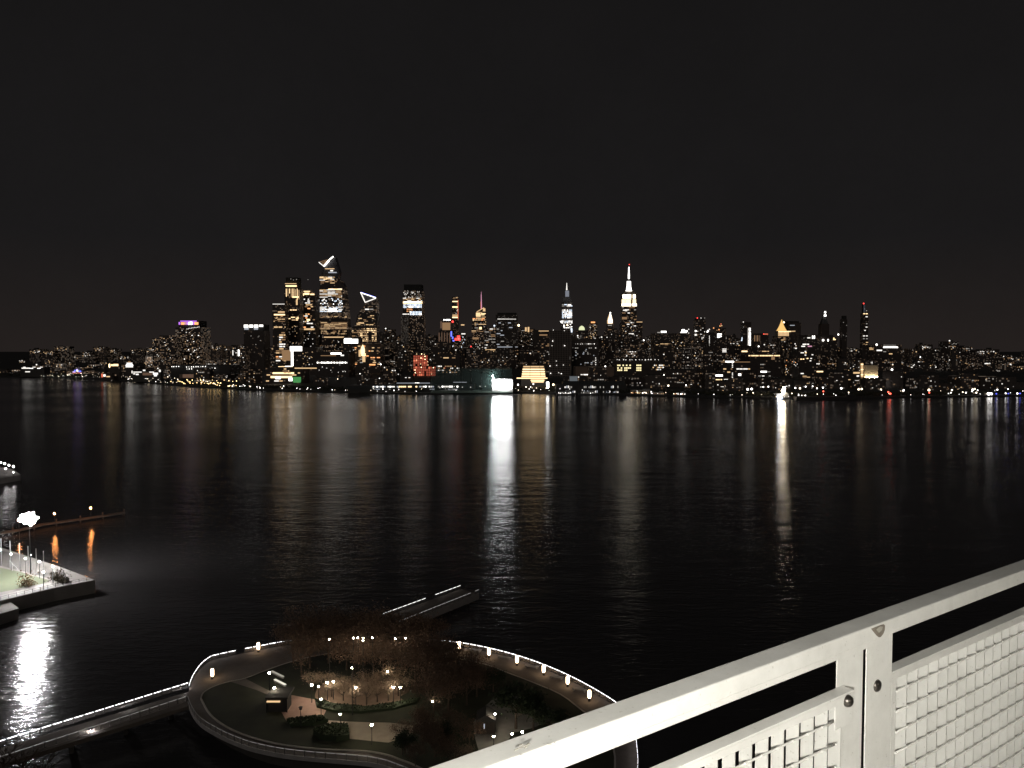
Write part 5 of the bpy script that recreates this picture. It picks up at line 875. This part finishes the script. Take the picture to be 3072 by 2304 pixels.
for t in (.55, .75, .93): 
    for P in (bf, bn):
        c = P[0].lerp(P[1], t); mb = MB(); mb.tube([(0, 0, -2), (0, 0, 2.4)], .45, 10); cc = bf[0].lerp(bf[1], t).lerp(bn[0].lerp(bn[1], t), .25 if P is bf else .75)
        tag(mb.build('bridge_pile', CONC, loc=(cc.x, cc.y, 0)), 'concrete pile under the bridge', 'pile', 'bridge piles')
# spot lamps mounted on the bridge: each throws a pool of light
SPOT = emit('bridge_spot_glow', (1, .95, .95), 420)
for x, y, t, s in ((383, 2122, 'on the bridge deck beside the light-lined rail', .7), (558, 2066, 'at the mouth of the bridge', .7), (272, 2190, 'on the near edge of the bridge', 1.3)):
    p = onz(x, y, DZ + .2); r = empty('deck_spot_lamp', (p.x, p.y, DZ)); tag(r, 'low spot lamp ' + t, 'lamp', 'spot lamps on the bridge')
    mb = MB(); mb.sphere((0, 0, .35), .12 * s, 8, 5); mb.build('lamp_head', SPOT, r)
    mb = MB(); mb.tube([(0, 0, 0), (0, 0, .3)], .05, 6); mb.build('stem', DARK, r)
    mb = MB(); mb.lathe([(.75, .36 + .12 * s), (.6, .42 + .12 * s), (.05, .5 + .12 * s)], 12); mb.build('lamp_hood', DARK, r)
# fishing pier out in the river
A, B, C2, D2 = g2(1146, 1841, RZ), g2(1382, 1755, RZ), g2(1437, 1768, RZ), g2(1197, 1863, RZ)
slab('small_pier_deck', [A, B, C2, D2], 1.7, DZ - .01, PAVE)
ra = resample([A, B], 1.9); gm = len(ra) * 54 // 100
railing('small_pier_railing', 'bright light-lined far railing of the small river pier', ra, emit('small_pier_strip_glow', (1, .98, .96), 2.4), -1, gaps=(gm, gm + 1))
rb = resample([D2, C2], 1.9)
railing('small_pier_railing', 'dim near railing of the small river pier', rb, emit('small_pier_dim_strip_glow', (1, .97, .95), 1.1), 1, False, gaps=(len(rb) * 87 // 100,))
mb = MB(); mb.quad([(D2.x, D2.y - .05, 1.5), (C2.x, C2.y - .05, 1.5), (C2.x, C2.y - .05, DZ + .1), (D2.x, D2.y - .05, DZ + .1)]); struct(mb.build('small_pier_edge_wall', MATS['fascia_concrete']))
for t in (.05, .28, .5, .72, .95):
    c = D2.lerp(C2, t) * .6 + A.lerp(B, t) * .4; mb = MB(); mb.tube([(0, 0, -2), (0, 0, 1.7)], .4, 10); tag(mb.build('pier_pile', CONC, loc=(c.x, c.y, 0)), 'round pile under the small river pier', 'pile', 'piles of the small river pier')
# ---------------------------------------------------------------- football pier
FZ = 4.0
def gz(x, y): return g2(x, y, FZ)
slab('football_pier_deck', [gz(285, 1740), gz(181, 1701), gz(60, 1661), gz(-260, 1560), gz(-700, 1690), gz(-300, 1880), gz(10, 1800), gz(163, 1763)], -2, FZ, mat('pier_concrete', (.30, .28, .26), .9, 0, .3, .3))
slab('lower_quay', [g2(56, 1825, 3.0), g2(12, 1790, 3.0), g2(-400, 1870, 3.0), g2(-400, 1960, 3.0)], -2, 3.0, MATS['pier_concrete'])
TURF = mat('football_turf', (.17, .195, .12), .95, 0, .25, .12)
slab('football_pitch', [gz(-360, 1640), gz(-150, 1650), gz(0, 1703), gz(60, 1716), gz(150, 1741), (gz(128, 1751)), gz(0, 1777), gz(-300, 1840)], FZ - .1, FZ + .02, TURF)
slab('quay_walk', [gz(150, 1747), gz(163, 1761), gz(10, 1797), gz(-200, 1852), gz(-200, 1838), gz(0, 1787)], FZ - .1, FZ + .03, mat('pale_concrete', (.45, .43, .41), .85, 0, .15, .5))
# net fence: tall poles, a hung net, low fence along the river edge
NET = bpy.data.materials.new('fence_net'); _N, _L = nodes(NET); _b = _N['Principled BSDF']; _b.inputs['Base Color'].default_value = (.3, .3, .3, 1); _b.inputs['Alpha'].default_value = .35
fr = empty('net_fence', (*gz(60, 1690), FZ)); tag(fr, 'tall grey net fence with poles behind the football pitch', 'fence'); fo = fr.location
fp = [gz(-120, 1662), gz(-60, 1680), gz(5, 1698), gz(32, 1705), gz(60, 1711), gz(86, 1718), gz(110, 1725), gz(132, 1731), gz(158, 1742)]
mb = MB()
for a, b in zip(fp, fp[1:]): mb.quad([Vector((a.x, a.y, FZ)) - fo, Vector((b.x, b.y, FZ)) - fo, Vector((b.x, b.y, FZ + 5.0)) - fo, Vector((a.x, a.y, FZ + 5.0)) - fo])
mb.build('net', NET, fr)
for a, h in zip(fp, (9, 9, 9, 8.8, 8.6, 8.4, 8.2, 8, 5)): mb = MB(); mb.tube([Vector((a.x, a.y, FZ)) - fo, Vector((a.x, a.y, FZ + h)) - fo], .09, 6); mb.build('post', PALE, fr)
r = empty('football_goal', (*gz(33, 1708), FZ)); tag(r, 'white football goal on the pitch', 'goal'); r.rotation_euler.z = -.9
mb = MB(); 
for a, b in (((-2.5, 0, 0), (-2.5, 0, 2.4)), ((2.5, 0, 0), (2.5, 0, 2.4)), ((-2.5, 0, 2.4), (2.5, 0, 2.4)), ((-2.5, 0, 2.4), (-2.5, 1.6, 0)), ((2.5, 0, 2.4), (2.5, 1.6, 0)), ((-2.5, 1.6, 0.05), (2.5, 1.6, .05))): mb.tube([a, b], .08, 6)
mb.build('frame', mat('white_paint', (.8, .8, .8), .5, 0, .05, 2), r)
mb = MB(); mb.quad([(-2.5, 0, 2.4), (2.5, 0, 2.4), (2.5, 1.6, .05), (-2.5, 1.6, .05)]); mb.build('goal_net', NET, r)
# floodlight mast
p = onz(92, 1722, FZ); fm = empty('floodlight_mast', p); tag(fm, 'tall floodlight mast with a blazing lamp bank over the football pitch', 'floodlight')
hgt = ony(92, 1556, p.y).z - FZ
mb = MB(); mb.tube([(0, 0, 0), (0, 0, hgt)], [.15, .09], 10); mb.build('mast', DARK, fm)
FLG = emit('floodlight_glow', (1, .97, .98), 760)
for k in range(26):
    an = k * 2.4; rr = 2.5 * ((k + .5) / 26) ** .75 
    mb = MB(); mb.sphere((0, 0, 0), R.uniform(.40, .5) * (1 - .42 * k / 26), 8, 6); mb.build('floodlight_lamp', FLG, fm, loc=(rr * math.cos(an) * 1.15, R.uniform(-.25, .25), hgt + rr * math.sin(an) * .85))
for dz in (.9, -.1, -1.0): mb = MB(); mb.box((0, .1, hgt + dz), (4.0, .12, .12)); mb.build('cross_arm', DARK, fm)
fh = MB(); fh.sphere((0, 0, 0), .3, 8, 5); fh = fh.mesh('lamp_head', emit('quay_lamp_glow', (1, .96, .9), 40))
gl = 'lamps round the football pitch'
for x, y, t in ((2, 1649, 'at the very edge of the picture'), (33, 1662, 'above the football goal'), (76, 1675, 'beside the floodlight mast'), (118, 1685, 'between the floodlight mast and the dark bush'), (158, 1698, 'above the dark bush'), (130, 1716, 'on the near side of the pitch corner'), (92, 1665, 'small one on the floodlight mast line')):
    lamp(x, y, 'white quay lamp ' + t, gl, 5.2, FZ, .5 if 'small' in t else .85, fh, 'quay_lamp')
lamp(57, 1557, 'white quay lamp high beside the floodlight glare', gl, 8, 1.0, 1.3, fh, 'quay_lamp')
def bush(x, y, s, m, label):
    q = random.Random(x); p = onz(x, y, FZ); c = MB()
    for _ in range(500):
        v = Vector((q.gauss(0, .75), q.gauss(0, .75), abs(q.gauss(0, 1.0)))) * s; l = .26 * q.uniform(.5, 1.2); ax = Vector((q.uniform(-1, 1), q.uniform(-1, 1), q.uniform(-1, 1))).normalized(); b = ax.orthogonal().normalized() * l; a2 = ax.cross(b).normalized() * l * .7
        c.quad([v - b, v + a2, v + b, v - a2])
    r = empty('bush', p); tag(r, label, 'bush'); c.build('foliage', m, r); mb = MB(); mb.tube([(0, 0, -.05), (0, 0, 1.2 * s)], [.1, .04], 5); mb.build('stem', BARK, r)
bush(174, 1738, 1.5, mat('olive_leaves', (.07, .055, .03), .8, 0, .5, 1), 'dark bush at the corner of the football pitch'); bush(192, 1748, .9, MATS['olive_leaves'], 'smaller dark bush in front of the corner bush')
bush(80, 1757, 1.5, mat('rust_leaves', (.2, .11, .05), .8, 0, .5, 1), 'rust coloured bush on the near quay walk')
mb = MB(); ed = [gz(283, 1739), gz(163, 1762), gz(10, 1799), gz(-200, 1855)]; ed = resample(ed, 2.2); er = empty('quay_fence', (*ed[0], FZ)); tag(er, 'low dark fence along the near edge of the football pier', 'fence'); eo = er.location
for k, (a, b) in enumerate(zip(ed, ed[1:])):
    for hh in (.5, 1.0): mb.bar(Vector((a.x, a.y, FZ + hh)) - eo, Vector((b.x, b.y, FZ + hh)) - eo, .05)
mb.build('fence_rail', DARK, er)
for a in ed[:60]: m = MB(); m.box((0, 0, .55), (.07, .07, 1.1)); m.build('post', DARK, er, loc=Vector((a.x, a.y, FZ)) - eo)
# jetty with two orange lamps
jt = [g2(x, y, 1.2) for x, y in ((-40, 1606), (60, 1590), (130, 1573), (200, 1564), (270, 1554), (322, 1546), (372, 1538))]
je = empty('jetty', (*jt[0], 1.2)); tag(je, 'low dark jetty out beyond the football pier', 'jetty'); jo = je.location; mb = MB()
for a, b in zip(jt, jt[1:]): mb.bar(Vector((a.x, a.y, 1.2)) - jo, Vector((b.x, b.y, 1.2)) - jo, 3.0, .4)
mb.build('deck', mat('weathered_timber', (.12, .1, .085), .95, 0, .4, .5), je)
for a in resample(jt, 9): mb = MB(); mb.tube([(0, 0, -2.5), (0, 0, 1.6)], .28, 7); mb.build('pile', BARK, je, loc=Vector((a.x, a.y, 1.2)) - jo)
oh = MB(); oh.sphere((0, 0, 0), .38, 8, 5); oh = oh.mesh('lamp_head', emit('orange_lamp_glow', (1, .36, .1), 240))
for x, y, t in ((163, 1541, 'nearer the floodlight'), (272, 1524, 'farther out on the jetty')): lamp(x, y, 'orange lamp on the jetty, ' + t, 'orange lamps on the jetty', 4.7, 1.4, .8, oh, 'jetty_lamp')
lamp(56, 1562, 'orange lamp on the jetty, lost in the floodlight glare', 'orange lamps on the jetty', 4.7, 1.4, .8, oh, 'jetty_lamp')
# farther pier at the picture's edge
slab('north_pier_deck', [g2(62, 1425, 3), g2(40, 1408, 3), g2(-300, 1340, 3), g2(-500, 1440, 3), g2(-60, 1446, 3)], -2, 3, MATS['pier_concrete'])
nh = MB(); nh.sphere((0, 0, 0), .5, 8, 5); nh = nh.mesh('lamp_head', emit('pier_lamp_glow', (1, .96, .95), 30))
for x, y, t in ((2, 1388, 'first at the picture edge'), (14, 1391, 'second in the row'), (27, 1396, 'third in the row'), (40, 1400, 'last in the row'), (17, 1406, 'below the row'), (40, 1417, 'smallest, at the pier end')): lamp(x, y, 'white lamp on the north pier, ' + t, 'lamps on the north pier', 3.2, 3, .5 if 'small' in t else .9, nh, 'pier_lamp')
# waterfront land below the camera and bare trees over the bridge's landward end
slab('waterfront_ground', [Vector((-400, 60)), Vector((-400, 118)), Vector((-92, 118)), Vector((-60, 96)), Vector((120, 80)), Vector((120, 20)), Vector((-300, 20))], -2, 3.0, mat('dark_ground', (.06, .052, .045), .95, 0, .3, .2))
for x, y, s in ((10, 2300, 1.0), (70, 2310, 1.0), (130, 2325, .9), (-50, 2300, 1.1)): tree(x, y + 30, 'dark bare tree over the landward end of the bridge', 'trees at the bridge end', 5, s * 1.3, LEAF, z=3.0)
ADDED_LAMP = (-.12, .05, -.15, 3050)   # t, n, z (rail frame), strength
# ---------------------------------------------------------------- balcony railing (close, at the camera's right hand)
PHI = math.radians(53.6)
RU = Vector((math.sin(PHI), math.cos(PHI), 0)); RN = Vector((math.cos(PHI), -math.sin(PHI), 0)); UP = Vector((0, 0, 1))
AX = (RU, RN, UP)
def rp_(t, n, z): return CAM + RU * t + RN * n + UP * z
def rt(px, py, n):                       # pixel on the vertical plane n -> (t, z)
    r = ray(px, py); d = n / r.dot(RN); return d * r.dot(RU), d * r.z
NA, NB, ZT, ZB = -.9135, -.867, -.5493, -.592
T0, T1 = -.6, 5.5
FLOORZ = -1.62
def paint_mat(name='white_railing_paint', k=1.0):
    m = bpy.data.materials.new(name); N, L = nodes(m); b = N['Principled BSDF']
    b.inputs['Roughness'].default_value = .42
    tc = N.new('ShaderNodeTexCoord')
    n1 = N.new('ShaderNodeTexNoise'); n1.inputs['Scale'].default_value = 9; n1.inputs['Detail'].default_value = 8; n1.inputs['Roughness'].default_value = .65; L.new(tc.outputs['Object'], n1.inputs['Vector'])
    r = N.new('ShaderNodeValToRGB'); r.color_ramp.elements[0].position = .3; r.color_ramp.elements[0].color = (.66 * k, .655 * k, .62 * k, 1); r.color_ramp.elements[1].position = .62; r.color_ramp.elements[1].color = (.80 * k, .795 * k, .76 * k, 1)
    L.new(n1.outputs['Fac'], r.inputs['Fac'])
    n3 = N.new('ShaderNodeTexNoise'); n3.inputs['Scale'].default_value = 160; n3.inputs['Detail'].default_value = 3; L.new(tc.outputs['Object'], n3.inputs['Vector'])
    sp = N.new('ShaderNodeValToRGB'); sp.color_ramp.elements[0].position = .27; sp.color_ramp.elements[0].color = (.55, .53, .48, 1); sp.color_ramp.elements[1].position = .33; sp.color_ramp.elements[1].color = (1, 1, 1, 1)
    L.new(n3.outputs['Fac'], sp.inputs['Fac'])
    mx = N.new('ShaderNodeMix'); mx.data_type = 'RGBA'; mx.blend_type = 'MULTIPLY'; mx.inputs['Factor'].default_value = .6
    L.new(r.outputs['Color'], mx.inputs['A']); L.new(sp.outputs['Color'], mx.inputs['B']); L.new(mx.outputs['Result'], b.inputs['Base Color'])
    n2 = N.new('ShaderNodeTexNoise'); n2.inputs['Scale'].default_value = 420; n2.inputs['Detail'].default_value = 2; L.new(tc.outputs['Object'], n2.inputs['Vector'])
    bp = N.new('ShaderNodeBump'); bp.inputs['Strength'].default_value = .10; bp.inputs['Distance'].default_value = .001
    L.new(n2.outputs['Fac'], bp.inputs['Height']); L.new(bp.outputs['Normal'], b.inputs['Normal'])
    return m
WP = paint_mat(); GP_ = paint_mat('shaded_grating_paint', .84)  # grating copy is darker, standing in for light that grazes the bar sides
STEEL = mat('bolt_steel', (.12, .11, .1), .35, .9, .3, 40)
CHIP = mat('bare_chipped_patch', (.2, .175, .14), .8, 0, .35, 60)
rail = empty('balcony_railing', rp_(1.2, -.88, FLOORZ)); ro = rail.location.copy()
tag(rail, 'white painted steel balcony railing with mesh infill panels, lit from beside the camera', 'railing')
def rbuild(name, mb, m=WP, parent=rail, bev=0.0, origin=None):
    mb.v = [tuple(Vector(v) - ro) for v in mb.v]
    o = mb.build(name, m, parent)
    if bev:
        bm = bmesh.new(); bm.from_mesh(o.data)
        bmesh.ops.bevel(bm, geom=[e for e in bm.edges if e.is_manifold], offset=bev, segments=2, profile=.5, affect='EDGES'); bm.to_mesh(o.data); bm.free()
    return o
def rbox(mb, t0, t1, n0, n1, z0, z1): mb.box(rp_((t0 + t1) / 2, (n0 + n1) / 2, (z0 + z1) / 2), (abs(t1 - t0), abs(n1 - n0), abs(z1 - z0)), AX)
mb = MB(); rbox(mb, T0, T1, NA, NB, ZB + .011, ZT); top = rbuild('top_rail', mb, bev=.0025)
top.data.materials.append(paint_mat('shaded_top_paint', .74))  # darker copy of the paint puts grazing shade into the top face
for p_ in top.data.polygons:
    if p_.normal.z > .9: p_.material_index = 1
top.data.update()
mb = MB(); rbox(mb, T0, rt(2668, 1925, NB)[0], NB - .030, NB - .002, ZB, ZB + .0112); rbuild('lip', mb, parent=top, bev=.001)
# chipped patch on the front face of the top rail and a faint scratch
def patch(pts, n, m, name, parent):
    q = [rt(x, y, n) for x, y in pts]; mb = MB()
    f = [rp_(t, n + .0008, z) for t, z in q]; b_ = [rp_(t, n - .0005, z) for t, z in q]
    mb.quad(f[::-1]); mb.quad(b_)
    for i in range(len(f)): j = (i + 1) % len(f); mb.quad([f[i], f[j], b_[j], b_[i]])
    return rbuild(name, mb, m, parent)
patch([(2613, 1886), (2622, 1882.5), (2632, 1878.5), (2641, 1875), (2650, 1872.5), (2654, 1876), (2653.5, 1889), (2649, 1901), (2641, 1911), (2636, 1911.5), (2630, 1907), (2624, 1900)], NB, CHIP, 'chipped_patch', top)
CHIP2 = mat('primer_coat', (.36, .34, .29), .8, 0, .3, 80)
patch([(2628, 1888), (2640, 1879), (2648, 1880), (2645, 1890), (2636, 1898)], NB + .0011, CHIP2, 'primer_spot', top)
for a, b_, wd in (((1543, 2250), (1590, 2229), 1.6), ((1560, 2262), (1589, 2276), 1.4), ((1572, 2244), (1584, 2236), 2.2), ((1640, 2230), (1672, 2238), 1.4), ((1662, 2226), (1672, 2233), 1.6), ((1555, 2236), (1567, 2232), 1.5)):
    patch([a, b_, (b_[0], b_[1] + wd), (a[0], a[1] + wd)], NB, CHIP2, 'scratch', top)
# posts: flat plates with a narrow dark gap between them
PN = NB - .0045
def post(x0, x1, y):
    mb = MB(); rbox(mb, rt(x0, y, PN)[0], rt(x1, y, PN)[0], PN - .003, PN, FLOORZ, ZB + .010); return rbuild('post', mb, bev=.0006)
pL = post(2511, 2588, 2050); pR = post(2599, 2675, 2050)
tl = rt(2511, 2050, PN)[0]; tr = rt(2675, 2050, PN)[0]
for t in (tl - 1.32, tr + 1.42):
    mb = MB(); rbox(mb, t, t + .12, PN - .003, PN, FLOORZ, ZB + .010); rbuild('post', mb, bev=.0006)
def bolt(px, py, n, r, proud, parent):
    t, z = rt(px, py, n); mb = MB()
    prof = [(r, 0), (r * .98, proud * .25), (r * .8, proud * .7), (r * .45, proud * .95), (r * .08, proud)]
    i0 = len(mb.v); mb.lathe(prof, 20)
    mb.v = [tuple(rp_(t, n, z) + RU * v[0] + UP * v[1] + RN * v[2]) for v in mb.v]
    o = rbuild('bolt', mb, STEEL, parent, ); o.data.polygons.foreach_set('use_smooth', [True] * len(o.data.polygons)); return o
bolt(2631, 2057, PN, .0125, .006, pR)
# infill panels
ZP, NPF, NPB = -.645, -.8455, -.8705
def panel(t0, t1, tabside):
    root = MB(); rbox(root, t0, t1, NPB, NPF, ZP - .004, ZP)          # flat top bar
    fr = rbuild('infill_panel', root, bev=.0008)
    m2 = MB(); rbox(m2, t0, t1, NPF - .004, NPF, ZP - .017, ZP - .0042); rbuild('frame', m2, parent=fr)
    return fr
GN = NPF - .004
# spacing of the grating bars measured on the photograph
SP = .0437
def grating(parent, tstart, tend, zt, zb, name='grating'):
    mb = MB(); n = int(abs(tend - tstart) / SP) + 1; sg = 1 if tend > tstart else -1
    for k in range(n):
        t = tstart + sg * k * SP; rbox(mb, t - .0012, t + .0012, GN - .026, GN - .001, zb, zt)
    o = rbuild(name, mb, GP_, parent)
    m3 = MB(); k = 0; z = zt - .029
    ta, tb = min(tstart, tend), max(tstart, tend)
    while z > zb:
        pts, rs = [], []
        t = ta
        while t <= tb + 1e-6:                                         # rods are pinched and swollen where they cross a bar
            pts.append(rp_(t, GN + .0002, z)); t += SP
        m3.tube(pts, .0020, 6)
        for p in pts: m3.sphere(p + RN * .0008, .0031, 6, 4)
        z -= SP
    r = rbuild('rod_net', m3, parent=parent, ); r.data.polygons.foreach_set('use_smooth', [True] * len(r.data.polygons))
    return o
tLr = rt(2562, 2082, NPF)[0]
plf = panel(T0, tLr, None)
mb = MB(); rbox(mb, tLr - .06, tLr - .002, NPF - .0035, NPF - .0005, ZP - .062, ZP - .0045); tab = rbuild('bolt_tab', mb, parent=plf, bev=.001)
bolt(2541, 2102, NPF - .0005, .0115, .011, tab)
grating(plf, rt(2525, 2130, GN)[0], T0, ZP - .0175, FLOORZ + .12)
NPF, NPB, ZP, GN = -.8765, -.9025, -.667, -.8805   # this panel hangs a little farther out, behind the post
tRr = rt(2640, 1988, NPB)[0]
pr = panel(tRr, T1, None)
t_ = rt(2677, 2020, GN)[0]; mb = MB(); rbox(mb, t_, rt(2690, 2020, GN)[0] - .004, GN - .026, NPF - .0042, FLOORZ + .1, ZP - .0172); rbuild('frame', mb, parent=pr)
grating(pr, rt(2690, 2020, GN)[0], T1, ZP - .0175, FLOORZ + .12)
# balcony floor and an unseen lamp added at the camera to act as flash
mb = MB(); mb.prism([(p.x, p.y) for p in (rp_(T0 - 2, -1.02, 0), rp_(T1, -1.02, 0), rp_(T1, 1.2, 0), rp_(T0 - 2, 1.2, 0))][::1], CAMH + FLOORZ - .25, CAMH + FLOORZ)
struct(mb.build('balcony_floor', mat('balcony_concrete', (.55, .53, .5), .9, 0, .2, 2)))
lp = rp_(ADDED_LAMP[0], ADDED_LAMP[1], ADDED_LAMP[2])
lamp = empty('globe_lamp', lp); tag(lamp, 'small added lamp beside the camera, outside the picture', 'lamp')  # added lamp acting as flash, not a fitting of the balcony
mb = MB(); mb.sphere((0, 0, 0), .04, 16, 10); mb.build('added_lamp_globe', emit('added_lamp_glow', (1, .965, .88), ADDED_LAMP[3]), lamp, True)
mb = MB(); mb.tube([Vector((0, 0, .035)), Vector((0, 0, .12)), RN * .3 + UP * .16, RN * 1.0 + UP * .16], .012, 10); mb.tube([Vector((0, 0, .035)), Vector((0, 0, .06))], .03, 14); mb.build('added_lamp_bracket', DARK, lamp)  # bracket made up to carry the added lamp
mb = MB(); mb.prism([(p.x, p.y) for p in (rp_(T0 - 2, 1.3, 0), rp_(T1, 1.3, 0), rp_(T1, 1.5, 0), rp_(T0 - 2, 1.5, 0))], CAMH + FLOORZ - .25, CAMH + 1.2)
struct(mb.build('balcony_wall', mat('balcony_render', (.5, .48, .45), .9, 0, .15, 2)))
